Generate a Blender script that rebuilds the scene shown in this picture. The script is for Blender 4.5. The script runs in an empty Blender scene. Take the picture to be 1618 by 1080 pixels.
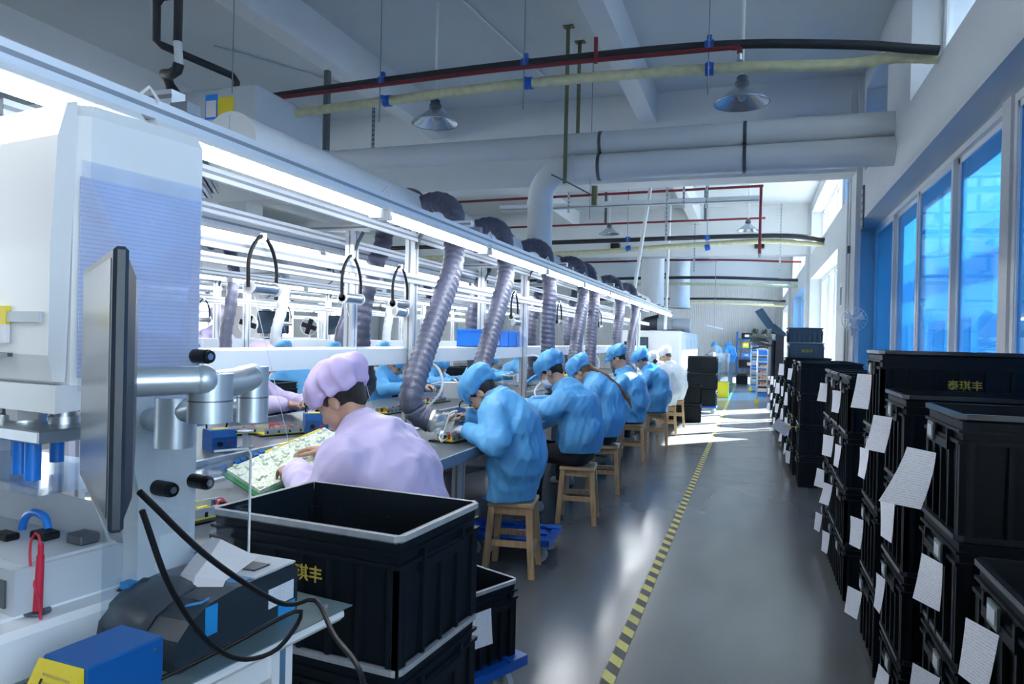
import bpy, bmesh, math, random
import numpy as np
from mathutils import Vector, Matrix, Euler

# ------------------------------------------------------------------ camera, world, sun, exposure
SC = bpy.context.scene
COL = SC.collection
PI = math.pi
cam_d = bpy.data.cameras.new('camera')
cam_d.sensor_fit = 'HORIZONTAL'
cam_d.sensor_width = 36.0
cam_d.lens = 36.0 * 1130.44 / 1618.0
cam_d.clip_start = 0.05
cam_d.clip_end = 400
CAM = bpy.data.objects.new('camera', cam_d)
COL.objects.link(CAM)
_y, _p, _r = .324684, -.00454, .023095
_F = Vector((-math.sin(_y) * math.cos(_p), math.cos(_y) * math.cos(_p), math.sin(_p)))
_R0 = Vector((math.cos(_y), math.sin(_y), 0))
_U0 = _R0.cross(_F)
_R = math.cos(_r) * _R0 + math.sin(_r) * _U0
_U = -math.sin(_r) * _R0 + math.cos(_r) * _U0
CAM.matrix_world = Matrix(((_R.x, _U.x, -_F.x, 0), (_R.y, _U.y, -_F.y, 0), (_R.z, _U.z, -_F.z, 1.45), (0, 0, 0, 1)))
SC.camera = CAM

SC.view_settings.view_transform = 'Standard'
SC.view_settings.look = 'None'
SC.view_settings.gamma = 1.0
SC.view_settings.exposure = 1.35
SC.cycles.use_denoising = True
SC.cycles.max_bounces = 8
SC.cycles.diffuse_bounces = 4
SC.cycles.transparent_max_bounces = 16
SC.cycles.sample_clamp_indirect = 4.0
SC.cycles.caustics_reflective = False
SC.cycles.caustics_refractive = False

W = bpy.data.worlds.new('sky')
SC.world = W
W.use_nodes = True
_nt = W.node_tree
_nt.nodes.clear()
_wo = _nt.nodes.new('ShaderNodeOutputWorld')
_bg = _nt.nodes.new('ShaderNodeBackground')
_tc = _nt.nodes.new('ShaderNodeTexCoord')
_sx = _nt.nodes.new('ShaderNodeSeparateXYZ')
_cr = _nt.nodes.new('ShaderNodeValToRGB')
_cr.color_ramp.elements[0].position = 0.0
_cr.color_ramp.elements[0].color = (.95, .975, 1, 1)
_cr.color_ramp.elements[1].position = 0.6
_cr.color_ramp.elements[1].color = (.78, .89, 1, 1)
_nt.links.new(_tc.outputs['Generated'], _sx.inputs[0])
_nt.links.new(_sx.outputs['Z'], _cr.inputs[0])
_nt.links.new(_cr.outputs[0], _bg.inputs[0])
_bg.inputs[1].default_value = 4.2
_nt.links.new(_bg.outputs[0], _wo.inputs[0])

sun_d = bpy.data.lights.new('sun', 'SUN')
sun_d.energy = 110.0
sun_d.angle = math.radians(0.6)
sun_d.color = (1.0, .97, .92)
SUN = bpy.data.objects.new('sun', sun_d)
COL.objects.link(SUN)
SUN.rotation_euler = Vector((-1.6, -1.8, -1.6)).to_track_quat('-Z', 'Y').to_euler()
SUN.location = (8, 20, 12)

TUBE_STRENGTH = 14.0
TUBE_COLOR = (.96, .98, 1.0)

# ------------------------------------------------------------------ materials
MATS = {}


def mat(name, color, rough=.5, metal=0.0, spec=.5, bump=0.0, bscale=40.0, var=0.0, vscale=6.0, coat=0.0, stretch=None,
        alpha=1.0, trans=0.0, rvar=0.0, ridged=False):
    if name in MATS:
        return MATS[name]
    m = bpy.data.materials.new(name)
    m.use_nodes = True
    nt = m.node_tree
    b = nt.nodes['Principled BSDF']
    b.inputs['Base Color'].default_value = (*color, 1)
    b.inputs['Roughness'].default_value = rough
    b.inputs['Metallic'].default_value = metal
    b.inputs['Specular IOR Level'].default_value = spec
    b.inputs['Coat Weight'].default_value = coat
    b.inputs['Alpha'].default_value = alpha
    b.inputs['Transmission Weight'].default_value = trans
    m.diffuse_color = (*color, 1)
    if bump or var or rvar:
        tc = nt.nodes.new('ShaderNodeTexCoord')
        src = tc.outputs['Object']
        if stretch:
            mp = nt.nodes.new('ShaderNodeMapping')
            mp.inputs['Scale'].default_value = stretch
            nt.links.new(src, mp.inputs[0])
            src = mp.outputs[0]
    if var or rvar:
        n = nt.nodes.new('ShaderNodeTexNoise')
        n.inputs['Scale'].default_value = vscale
        n.inputs['Detail'].default_value = 5
        nt.links.new(src, n.inputs['Vector'])
    if var:
        r = nt.nodes.new('ShaderNodeValToRGB')
        r.color_ramp.elements[0].position = .3
        r.color_ramp.elements[1].position = .7
        r.color_ramp.elements[0].color = tuple(max(0, c * (1 - var)) for c in color) + (1,)
        r.color_ramp.elements[1].color = tuple(min(1, c * (1 + var)) for c in color) + (1,)
        nt.links.new(n.outputs[0], r.inputs[0])
        nt.links.new(r.outputs[0], b.inputs['Base Color'])
    if rvar:
        mr = nt.nodes.new('ShaderNodeMapRange')
        mr.inputs['To Min'].default_value = max(.02, rough - rvar)
        mr.inputs['To Max'].default_value = min(1, rough + rvar)
        mr.inputs['From Min'].default_value = .3
        mr.inputs['From Max'].default_value = .7
        nt.links.new(n.outputs[0], mr.inputs[0])
        nt.links.new(mr.outputs[0], b.inputs['Roughness'])
    if bump:
        n2 = nt.nodes.new('ShaderNodeTexNoise')
        n2.inputs['Scale'].default_value = bscale
        n2.inputs['Detail'].default_value = 4
        if ridged:
            n2.noise_type = 'RIDGED_MULTIFRACTAL'
            n2.inputs['Detail'].default_value = 2
        nt.links.new(src, n2.inputs['Vector'])
        bp = nt.nodes.new('ShaderNodeBump')
        bp.inputs['Strength'].default_value = bump
        bp.inputs['Distance'].default_value = .02
        nt.links.new(n2.outputs[0], bp.inputs['Height'])
        nt.links.new(bp.outputs[0], b.inputs['Normal'])
    MATS[name] = m
    return m


def emit(name, color, strength):
    if name in MATS:
        return MATS[name]
    m = bpy.data.materials.new(name)
    m.use_nodes = True
    nt = m.node_tree
    nt.nodes.clear()
    o = nt.nodes.new('ShaderNodeOutputMaterial')
    e = nt.nodes.new('ShaderNodeEmission')
    e.inputs[0].default_value = (*color, 1)
    e.inputs[1].default_value = strength
    nt.links.new(e.outputs[0], o.inputs[0])
    MATS[name] = m
    return m


def pane_mat(name, tint, gloss=.12, grough=.03, haze=0.0, hazecol=(1, 1, 1), streak=0.0):
    """thin sheet: see-through with its own colour, a faint mirror on top, some milky film"""
    if name in MATS:
        return MATS[name]
    m = bpy.data.materials.new(name)
    m.use_nodes = True
    nt = m.node_tree
    nt.nodes.clear()
    o = nt.nodes.new('ShaderNodeOutputMaterial')
    t = nt.nodes.new('ShaderNodeBsdfTransparent')
    t.inputs[0].default_value = (*tint, 1)
    g = nt.nodes.new('ShaderNodeBsdfGlossy')
    g.inputs['Roughness'].default_value = grough
    g.inputs[0].default_value = (.9, .95, 1, 1)
    mx = nt.nodes.new('ShaderNodeMixShader')
    fr = nt.nodes.new('ShaderNodeLayerWeight')
    fr.inputs[0].default_value = .25
    ml = nt.nodes.new('ShaderNodeMath')
    ml.operation = 'MULTIPLY_ADD'
    ml.inputs[1].default_value = .6
    ml.inputs[2].default_value = gloss * .3
    nt.links.new(fr.outputs['Fresnel'], ml.inputs[0])
    nt.links.new(ml.outputs[0], mx.inputs[0])
    last = t.outputs[0]
    if haze > 0:
        d = nt.nodes.new('ShaderNodeBsdfDiffuse')
        d.inputs[0].default_value = (*hazecol, 1)
        mh = nt.nodes.new('ShaderNodeMixShader')
        mh.inputs[0].default_value = haze
        if streak:
            tc = nt.nodes.new('ShaderNodeTexCoord')
            n = nt.nodes.new('ShaderNodeTexNoise')
            n.inputs['Scale'].default_value = streak
            nt.links.new(tc.outputs['Object'], n.inputs['Vector'])
            mr = nt.nodes.new('ShaderNodeMapRange')
            mr.inputs['From Min'].default_value = .35
            mr.inputs['From Max'].default_value = .65
            mr.inputs['To Min'].default_value = haze * .3
            mr.inputs['To Max'].default_value = min(1, haze * 1.7)
            nt.links.new(n.outputs[0], mr.inputs[0])
            nt.links.new(mr.outputs[0], mh.inputs[0])
        nt.links.new(last, mh.inputs[1])
        nt.links.new(d.outputs[0], mh.inputs[2])
        last = mh.outputs[0]
    nt.links.new(last, mx.inputs[1])
    nt.links.new(g.outputs[0], mx.inputs[2])
    nt.links.new(mx.outputs[0], o.inputs[0])
    m.diffuse_color = (*tint, 1)
    MATS[name] = m
    return m


def paper_mat(name, base, ink, sx, sy, dens=.5, axis=(0, 2)):
    """sheet with rows of small handwriting-like marks"""
    if name in MATS:
        return MATS[name]
    m = bpy.data.materials.new(name)
    m.use_nodes = True
    nt = m.node_tree
    b = nt.nodes['Principled BSDF']
    b.inputs['Roughness'].default_value = .7
    tc = nt.nodes.new('ShaderNodeTexCoord')
    sp = nt.nodes.new('ShaderNodeSeparateXYZ')
    nt.links.new(tc.outputs['Object'], sp.inputs[0])
    w = nt.nodes.new('ShaderNodeMath')
    w.operation = 'MULTIPLY'
    w.inputs[1].default_value = sy
    nt.links.new(sp.outputs[axis[1]], w.inputs[0])
    s = nt.nodes.new('ShaderNodeMath')
    s.operation = 'SINE'
    nt.links.new(w.outputs[0], s.inputs[0])
    n = nt.nodes.new('ShaderNodeTexNoise')
    n.inputs['Scale'].default_value = sx
    nt.links.new(tc.outputs['Object'], n.inputs['Vector'])
    a = nt.nodes.new('ShaderNodeMath')
    a.operation = 'MULTIPLY'
    nt.links.new(s.outputs[0], a.inputs[0])
    nt.links.new(n.outputs[0], a.inputs[1])
    g = nt.nodes.new('ShaderNodeMath')
    g.operation = 'GREATER_THAN'
    g.inputs[1].default_value = dens
    nt.links.new(a.outputs[0], g.inputs[0])
    mx = nt.nodes.new('ShaderNodeMix')
    mx.data_type = 'RGBA'
    mx.inputs[6].default_value = (*base, 1)
    mx.inputs[7].default_value = (*ink, 1)
    nt.links.new(g.outputs[0], mx.inputs[0])
    nt.links.new(mx.outputs[2], b.inputs['Base Color'])
    MATS[name] = m
    return m


def floor_mat():
    m = bpy.data.materials.new('grey_epoxy_floor')
    m.use_nodes = True
    nt = m.node_tree
    b = nt.nodes['Principled BSDF']
    tc = nt.nodes.new('ShaderNodeTexCoord')
    mp = nt.nodes.new('ShaderNodeMapping')
    mp.inputs['Scale'].default_value = (1, .35, 1)
    nt.links.new(tc.outputs['Object'], mp.inputs[0])
    n1 = nt.nodes.new('ShaderNodeTexNoise')
    n1.inputs['Scale'].default_value = .7
    n1.inputs['Detail'].default_value = 3
    n1.inputs['Roughness'].default_value = .65
    nt.links.new(mp.outputs[0], n1.inputs['Vector'])
    r = nt.nodes.new('ShaderNodeValToRGB')
    r.color_ramp.elements[0].position = .3
    r.color_ramp.elements[1].position = .72
    r.color_ramp.elements[0].color = (.095, .108, .118, 1)
    r.color_ramp.elements[1].color = (.185, .198, .205, 1)
    nt.links.new(n1.outputs[0], r.inputs[0])
    nt.links.new(r.outputs[0], b.inputs['Base Color'])
    n2 = nt.nodes.new('ShaderNodeTexNoise')
    n2.inputs['Scale'].default_value = 4
    n2.inputs['Detail'].default_value = 2
    nt.links.new(tc.outputs['Object'], n2.inputs['Vector'])
    mr = nt.nodes.new('ShaderNodeMapRange')
    mr.inputs['From Min'].default_value = .3
    mr.inputs['From Max'].default_value = .7
    mr.inputs['To Min'].default_value = .20
    mr.inputs['To Max'].default_value = .25
    nt.links.new(n2.outputs[0], mr.inputs[0])
    nt.links.new(mr.outputs[0], b.inputs['Roughness'])
    b.inputs['Specular IOR Level'].default_value = .75
    n3 = nt.nodes.new('ShaderNodeTexNoise')
    n3.inputs['Scale'].default_value = 9
    n3.inputs['Detail'].default_value = 3
    nt.links.new(tc.outputs['Object'], n3.inputs['Vector'])
    bp = nt.nodes.new('ShaderNodeBump')
    bp.inputs['Strength'].default_value = .012
    bp.inputs['Distance'].default_value = .01
    nt.links.new(n3.outputs[0], bp.inputs['Height'])
    return m


def stripe_mat(name, c1, c2, period, rough=.6):
    m = bpy.data.materials.new(name)
    m.use_nodes = True
    nt = m.node_tree
    b = nt.nodes['Principled BSDF']
    b.inputs['Roughness'].default_value = rough
    tc = nt.nodes.new('ShaderNodeTexCoord')
    sp = nt.nodes.new('ShaderNodeSeparateXYZ')
    nt.links.new(tc.outputs['Object'], sp.inputs[0])
    a = nt.nodes.new('ShaderNodeMath')
    a.operation = 'ADD'
    nt.links.new(sp.outputs[0], a.inputs[0])
    nt.links.new(sp.outputs[1], a.inputs[1])
    d = nt.nodes.new('ShaderNodeMath')
    d.operation = 'DIVIDE'
    d.inputs[1].default_value = period
    nt.links.new(a.outputs[0], d.inputs[0])
    f = nt.nodes.new('ShaderNodeMath')
    f.operation = 'FRACT'
    nt.links.new(d.outputs[0], f.inputs[0])
    g = nt.nodes.new('ShaderNodeMath')
    g.operation = 'GREATER_THAN'
    g.inputs[1].default_value = .5
    nt.links.new(f.outputs[0], g.inputs[0])
    mx = nt.nodes.new('ShaderNodeMix')
    mx.data_type = 'RGBA'
    mx.inputs[6].default_value = (*c1, 1)
    mx.inputs[7].default_value = (*c2, 1)
    nt.links.new(g.outputs[0], mx.inputs[0])
    nt.links.new(mx.outputs[2], b.inputs['Base Color'])
    MATS[name] = m
    return m


def pcb_mat(name, cols, scale):
    """board face speckled with tiny components (voronoi cells)"""
    m = bpy.data.materials.new(name)
    m.use_nodes = True
    nt = m.node_tree
    b = nt.nodes['Principled BSDF']
    b.inputs['Roughness'].default_value = .4
    tc = nt.nodes.new('ShaderNodeTexCoord')
    v = nt.nodes.new('ShaderNodeTexVoronoi')
    v.inputs['Scale'].default_value = scale
    nt.links.new(tc.outputs['Object'], v.inputs['Vector'])
    sp = nt.nodes.new('ShaderNodeSeparateColor')
    nt.links.new(v.outputs['Color'], sp.inputs[0])
    r = nt.nodes.new('ShaderNodeValToRGB')
    r.color_ramp.interpolation = 'CONSTANT'
    e = r.color_ramp.elements
    for i, c in enumerate(cols):
        if i < 2:
            e[i].position = i / len(cols)
            e[i].color = (*c, 1)
        else:
            e.new(i / len(cols)).color = (*c, 1)
    nt.links.new(sp.outputs[0], r.inputs[0])
    nt.links.new(r.outputs[0], b.inputs['Base Color'])
    MATS[name] = m
    return m


M = {
    'wall': mat('cool_white_wall_paint', (.62, .65, .68), .7, bump=.05, bscale=30, var=.03, vscale=1.5),
    'ceil': mat('ceiling_paint', (.62, .66, .68), .8, var=.05, vscale=.8),
    'beam': mat('beam_paint', (.74, .76, .78), .75, var=.03, vscale=1.2),
    'pillar': mat('pillar_paint', (.62, .64, .66), .7, var=.03, vscale=1.2),
    'alu': mat('anodised_aluminium', (.74, .78, .83), .36, metal=.55),
    'alu_dark': mat('aluminium_slot', (.28, .31, .35), .45, metal=.6),
    'white_metal': mat('white_lacquered_metal', (.80, .84, .88), .35),
    'frame_white': mat('white_window_frame', (.78, .81, .84), .4),
    'lightgrey': mat('light_grey_paint', (.50, .56, .62), .45),
    'shelf': mat('pale_shelf_board', (.62, .70, .78), .3),
    'duct': mat('white_duct_paint', (.70, .73, .76), .32, var=.03, vscale=2),
    'duct_band': mat('duct_band_grey', (.10, .12, .14), .4, metal=.5),
    'hose': mat('grey_exhaust_hose_fabric', (.075, .085, .14), .42, spec=.6, bump=.25, bscale=60),
    'hose_black': mat('black_exhaust_hose_fabric', (.022, .025, .035), .5),
    'hose_pale': mat('pale_exhaust_hose', (.55, .60, .68), .5),
    'black': mat('black_plastic', (.008, .009, .012), .45, spec=.25),
    'crate': mat('black_crate_plastic', (.0045, .0095, .0155), .5, spec=.25),
    'crate_grey': mat('blue_grey_crate_plastic', (.075, .14, .20), .5),
    'rim': mat('black_crate_rim', (.010, .016, .024), .28, spec=.6),
    'rim_worn': mat('worn_pale_rim', (.33, .36, .40), .4, var=.15, vscale=25),
    'holder': mat('grey_label_holder', (.13, .17, .18), .4),
    'steel': mat('brushed_steel', (.52, .57, .62), .28, metal=.9),
    'steel_dark': mat('dark_steel', (.12, .14, .17), .4, metal=.7),
    'bench': mat('grey_bench_mat', (.085, .105, .12), .35, var=.08, vscale=9),
    'bench_edge': mat('blue_grey_bench_edge', (.20, .30, .42), .4),
    'belt': mat('conveyor_steel', (.28, .31, .32), .12, metal=.8, rvar=.05, vscale=6),
    'wood': mat('pine_wood', (.52, .35, .19), .45, var=.22, vscale=7, stretch=(9, 9, .8)),
    'wood_seat': mat('pine_seat', (.56, .39, .23), .4, var=.2, vscale=6, stretch=(1, 9, 9)),
    'blue_plastic': mat('blue_plastic', (.008, .10, .48), .35),
    'blue_metal': mat('blue_lacquered_metal', (.006, .10, .36), .35),
    'blue_bright': mat('bright_blue_plastic', (.01, .20, .75), .35),
    'yellow': mat('yellow_label', (.78, .62, .02), .45),
    'yellow_plastic': mat('yellow_plastic', (.75, .68, .03), .4),
    'red': mat('red_plastic', (.55, .02, .06), .35),
    'red_pipe': mat('dark_red_pipe_paint', (.16, .010, .018), .4),
    'black_pipe': mat('black_foam_pipe_wrap', (.014, .018, .024), .6, bump=.1, bscale=30),
    'green_steel': mat('olive_perforated_steel', (.15, .17, .09), .5, metal=.4),
    'rod': mat('thin_steel_rod', (.25, .29, .33), .4, metal=.6),
    'white_plastic': mat('white_plastic', (.78, .80, .82), .35),
    'paper': paper_mat('written_paper_slip', (.76, .80, .88), (.50, .54, .64), 160, 900, .42),
    'paper_plain': mat('plain_white_paper', (.82, .82, .88), .7),
    'blue_tape': mat('blue_tape', (.02, .30, .72), .4),
    'printer': mat('charcoal_printer_plastic', (.022, .034, .050), .38),
    'printer_top': mat('grey_printer_cover', (.055, .068, .085), .35),
    'screen_dark': mat('dark_monitor_plastic', (.022, .034, .052), .38, spec=.35),
    'screen': mat('switched_off_screen', (.035, .065, .10), .22, spec=.45),
    'clear': pane_mat('clear_acrylic', (.93, .96, .98), .2),
    'clear_fog': pane_mat('scuffed_clear_plastic', (.90, .94, .97), .05, grough=.12, haze=.05, streak=8),
    'sleeve': pane_mat('clear_plastic_sleeve', (.92, .94, 1.0), .25, haze=.10, hazecol=(.9, .92, 1), streak=7),
    'glass': pane_mat('clear_window_glass', (.92, .96, .98), .15),
    'film': pane_mat('blue_window_film', (.15, .40, .62), .14, haze=.06, hazecol=(.35, .6, .9), streak=1.2),
    'lamp_alu': mat('spun_aluminium_shade', (.42, .48, .54), .25, metal=.85),
    'tube': emit('fluorescent_tube', TUBE_COLOR, TUBE_STRENGTH),
    'foliage': mat('potted_foliage', (.06, .09, .04), .6),
    'brown': mat('red_brown_bristles', (.22, .05, .03), .7),
    'bluegrey': mat('blue_grey_panel', (.10, .20, .32), .4),
    'gold': mat('gold_stencil_paint', (.52, .40, .07), .5, var=.25, vscale=90),
    'green': mat('green_board', (.03, .20, .08), .4),
    'copper': mat('orange_component', (.65, .18, .03), .4),
    'outer': mat('outside_render', (.62, .66, .70), .8),
    'outer_dark': mat('outside_window_band', (.10, .20, .32), .3),
    'asphalt': mat('outside_yard', (.30, .32, .34), .9),
}
M['floor'] = floor_mat()
M['tape'] = stripe_mat('yellow_black_tape', (.06, .065, .06), (.62, .58, .18), .17)
M['board'] = pcb_mat('board_components', [(.70, .66, .30), (.55, .06, .09), (.62, .64, .62), (.04, .05, .05), (.55, .50, .20), (.03, .03, .04), (.6, .22, .05)], 70)
M['board_white'] = pcb_mat('white_board_components', [(.80, .86, .74), (.84, .88, .84), (.62, .74, .52), (.88, .9, .9), (.55, .68, .5), (.86, .9, .84)], 130)


# yellow spiral-wrapped pipe insulation
def wrap_mat():
    m = mat('pale_yellow_pipe_wrap', (.62, .62, .40), .55, var=.12, vscale=14)
    return m


M['wrap'] = wrap_mat()


def wave_wall():
    m = bpy.data.materials.new('ribbed_panel_wall')
    m.use_nodes = True
    nt = m.node_tree
    b = nt.nodes['Principled BSDF']
    b.inputs['Base Color'].default_value = (.60, .63, .67, 1)
    b.inputs['Roughness'].default_value = .5
    tc = nt.nodes.new('ShaderNodeTexCoord')
    wv = nt.nodes.new('ShaderNodeTexWave')
    wv.bands_direction = 'X'
    wv.inputs['Scale'].default_value = 3.5
    nt.links.new(tc.outputs['Object'], wv.inputs['Vector'])
    bp = nt.nodes.new('ShaderNodeBump')
    bp.inputs['Strength'].default_value = .5
    bp.inputs['Distance'].default_value = .03
    nt.links.new(wv.outputs[0], bp.inputs['Height'])
    nt.links.new(bp.outputs[0], b.inputs['Normal'])
    return m


M['ribbed'] = wave_wall()


# ------------------------------------------------------------------ mesh helpers
class MB:
    """collects shapes with material slots and builds ONE mesh object"""

    def __init__(s):
        s.v = []
        s.f = []
        s.fm = []
        s.fs = []
        s.mats = []
        s.T = None

    def slot(s, m):
        m = M[m] if isinstance(m, str) else m
        if m not in s.mats:
            s.mats.append(m)
        return s.mats.index(m)

    def add(s, verts, faces, m, smooth=False):
        k = len(s.v)
        i = s.slot(m)
        if s.T is not None:
            verts = [s.T @ Vector(p) for p in verts]
        s.v.extend([tuple(p) for p in verts])
        for f in faces:
            s.f.append([q + k for q in f])
            s.fm.append(i)
            s.fs.append(smooth)
        return s

    def box(s, lo, hi, m, rot=None, at=None, bev=0.0):
        (x0, y0, z0), (x1, y1, z1) = lo, hi
        if bev:
            return s.rbox(lo, hi, m, bev, rot, at)
        p = [(x0, y0, z0), (x1, y0, z0), (x1, y1, z0), (x0, y1, z0), (x0, y0, z1), (x1, y0, z1), (x1, y1, z1), (x0, y1, z1)]
        if rot is not None or at is not None:
            R_ = Euler(rot or (0, 0, 0)).to_matrix()
            a = Vector(at or (0, 0, 0))
            p = [R_ @ Vector(q) + a for q in p]
        return s.add(p, [(0, 3, 2, 1), (4, 5, 6, 7), (0, 1, 5, 4), (1, 2, 6, 5), (2, 3, 7, 6), (3, 0, 4, 7)], m)

    def rbox(s, lo, hi, m, b, rot=None, at=None):
        """box with chamfered edges"""
        (x0, y0, z0), (x1, y1, z1) = lo, hi
        b = min(b, (x1 - x0) * .49, (y1 - y0) * .49, (z1 - z0) * .49)
        c = ((x0 + x1) / 2, (y0 + y1) / 2, (z0 + z1) / 2)
        h = ((x1 - x0) / 2, (y1 - y0) / 2, (z1 - z0) / 2)
        p = []
        ix = {}
        for sx in (-1, 1):
            for sy in (-1, 1):
                for sz in (-1, 1):
                    for ax in range(3):
                        q = [sx * (h[0] - b), sy * (h[1] - b), sz * (h[2] - b)]
                        q[ax] = (sx, sy, sz)[ax] * h[ax]
                        ix[(sx, sy, sz, ax)] = len(p)
                        p.append(Vector((q[0] + c[0], q[1] + c[1], q[2] + c[2])))
        f = []

        def face(ids, n):
            a, b_, c_ = p[ids[0]], p[ids[1]], p[ids[2]]
            if (b_ - a).cross(c_ - a).dot(Vector(n)) < 0:
                ids = ids[::-1]
            f.append(ids)
        S = (-1, 1)
        for ax in range(3):
            o = [a for a in range(3) if a != ax]
            for sg in S:
                ids = []
                for (u, w) in ((-1, -1), (1, -1), (1, 1), (-1, 1)):
                    k = [0, 0, 0]
                    k[ax] = sg
                    k[o[0]] = u
                    k[o[1]] = w
                    ids.append(ix[(*k, ax)])
                n = [0, 0, 0]
                n[ax] = sg
                face(ids, n)
            for u in S:
                for w in S:
                    k = [0, 0, 0]
                    k[o[0]] = u
                    k[o[1]] = w
                    k1, k2 = list(k), list(k)
                    k1[ax], k2[ax] = -1, 1
                    face([ix[(*k1, o[0])], ix[(*k2, o[0])], ix[(*k2, o[1])], ix[(*k1, o[1])]], k)
        for sx in S:
            for sy in S:
                for sz in S:
                    face([ix[(sx, sy, sz, 0)], ix[(sx, sy, sz, 1)], ix[(sx, sy, sz, 2)]], (sx, sy, sz))
        if rot is not None or at is not None:
            R_ = Euler(rot or (0, 0, 0)).to_matrix()
            a = Vector(at or (0, 0, 0))
            p = [R_ @ q + a for q in p]
        return s.add(p, f, m)

    def cyl(s, p0, p1, r, m, n=12, r1=None, caps=True, smooth=True):
        p0, p1 = Vector(p0), Vector(p1)
        r1 = r if r1 is None else r1
        d = (p1 - p0).normalized()
        a = d.orthogonal().normalized()
        b = d.cross(a)
        v = []
        for (c, q) in ((p0, r), (p1, r1)):
            for i in range(n):
                t = 2 * PI * i / n
                v.append(c + a * (q * math.cos(t)) + b * (q * math.sin(t)))
        s.add(v, [(i, (i + 1) % n, n + (i + 1) % n, n + i) for i in range(n)], m, smooth)
        if caps:
            s.add(v[:n], [list(range(n))[::-1]], m)
            s.add(v[n:], [list(range(n))], m)
        return s

    def tube(s, pts, r, m, n=8, caps=True, smooth=True, rf=None):
        """pipe along a polyline; rf(i, j) scales the radius at ring i, side j"""
        pts = [Vector(p) for p in pts]
        N = len(pts)
        tang = []
        for i in range(N):
            a = pts[max(0, i - 1)]
            b = pts[min(N - 1, i + 1)]
            tang.append((b - a).normalized())
        nrm = tang[0].orthogonal().normalized()
        v = []
        for i in range(N):
            nrm = (nrm - tang[i] * nrm.dot(tang[i])).normalized()
            bn = tang[i].cross(nrm)
            for j in range(n):
                t = 2 * PI * j / n
                q = (r[i] if isinstance(r, (list, tuple)) else r) * (rf(i, j) if rf else 1)
                v.append(pts[i] + nrm * (q * math.cos(t)) + bn * (q * math.sin(t)))
        f = []
        for i in range(N - 1):
            for j in range(n):
                k = (j + 1) % n
                f.append((i * n + j, i * n + k, (i + 1) * n + k, (i + 1) * n + j))
        s.add(v, f, m, smooth)
        if caps:
            s.add(v[:n], [list(range(n))[::-1]], m)
            s.add(v[-n:], [list(range(n))], m)
        return s

    def lathe(s, prof, m, n=20, at=(0, 0, 0), rot=None, smooth=True, cap=True):
        """profile [(r, z)...] turned about z"""
        R_ = Euler(rot or (0, 0, 0)).to_matrix()
        a = Vector(at)
        v = []
        for (r, z) in prof:
            for i in range(n):
                t = 2 * PI * i / n
                v.append(R_ @ Vector((r * math.cos(t), r * math.sin(t), z)) + a)
        f = []
        for k in range(len(prof) - 1):
            for i in range(n):
                j = (i + 1) % n
                f.append((k * n + i, k * n + j, (k + 1) * n + j, (k + 1) * n + i))
        s.add(v, f, m, smooth)
        if cap:
            if prof[0][0] > 1e-6:
                s.add(v[:n], [list(range(n))[::-1]], m)
            if prof[-1][0] > 1e-6:
                s.add(v[-n:], [list(range(n))], m)
        return s

    def prism(s, poly, axis, a0, a1, m, smooth=False):
        """extrude a 2D polygon along axis ('x','y','z') from a0 to a1"""
        def mk(u, w, t):
            return {'x': (t, u, w), 'y': (u, t, w), 'z': (u, w, t)}[axis]
        n = len(poly)
        v = [mk(u, w, a0) for u, w in poly] + [mk(u, w, a1) for u, w in poly]
        f = [list(range(n))[::-1], list(range(n, 2 * n))]
        f2 = [(i, (i + 1) % n, n + (i + 1) % n, n + i) for i in range(n)]
        if axis == 'y':
            f = [q[::-1] for q in f]
            f2 = [q[::-1] for q in f2]
        s.add(v, f, m)
        return s.add(v, f2, m, smooth)

    def ball(s, c, r, m, n=12, k=8, sc=(1, 1, 1)):
        v = []
        f = []
        c = Vector(c)
        for i in range(k + 1):
            ph = PI * i / k
            for j in range(n):
                t = 2 * PI * j / n
                v.append(c + Vector((r * sc[0] * math.sin(ph) * math.cos(t), r * sc[1] * math.sin(ph) * math.sin(t), r * sc[2] * math.cos(ph))))
        for i in range(k):
            for j in range(n):
                q = (j + 1) % n
                f.append((i * n + j, (i + 1) * n + j, (i + 1) * n + q, i * n + q))
        return s.add(v, f, m, True)

    def mesh(s, name):
        me = bpy.data.meshes.new(name)
        me.from_pydata(s.v, [], s.f)
        for m in s.mats:
            me.materials.append(m)
        if s.f:
            me.polygons.foreach_set('material_index', s.fm)
            me.polygons.foreach_set('use_smooth', s.fs)
        me.update()
        return me

    def build(s, name, parent=None, label=None):
        o = bpy.data.objects.new(name, s.mesh(name))
        COL.objects.link(o)
        if parent is not None:
            o.parent = parent
        if label:
            o['label'] = label
        return o


def tag(o, label, cat, group=None, kind=None):
    o['label'] = label
    o['category'] = cat
    if group:
        o['group'] = group
    if kind:
        o['kind'] = kind
    return o


def thing(name, label, cat, loc=(0, 0, 0), rz=0.0, group=None):
    o = bpy.data.objects.new(name, None)
    o.empty_display_size = .1
    COL.objects.link(o)
    o.location = loc
    o.rotation_euler = (0, 0, rz)
    return tag(o, label, cat, group)


def struct(name, mb, parent=None):
    o = mb.build(name, parent)
    if parent is None:
        o['kind'] = 'structure'
    return o


KIDS = {}


def dup(root, loc, rz=None, label=None, group=None, skip=()):
    """copy a thing and each of its parts and sub-parts, sharing mesh data"""
    r = root.copy()
    COL.objects.link(r)
    r.location = loc
    if rz is not None:
        r.rotation_euler = (0, 0, rz)
    if label:
        r['label'] = label
    if group:
        r['group'] = group
    for ch in list(root.children):
        if ch.name.split('.')[0] in skip:
            continue
        c = ch.copy()
        COL.objects.link(c)
        c.parent = r
        for g in list(ch.children):
            d = g.copy()
            COL.objects.link(d)
            d.parent = c
    return r


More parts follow.
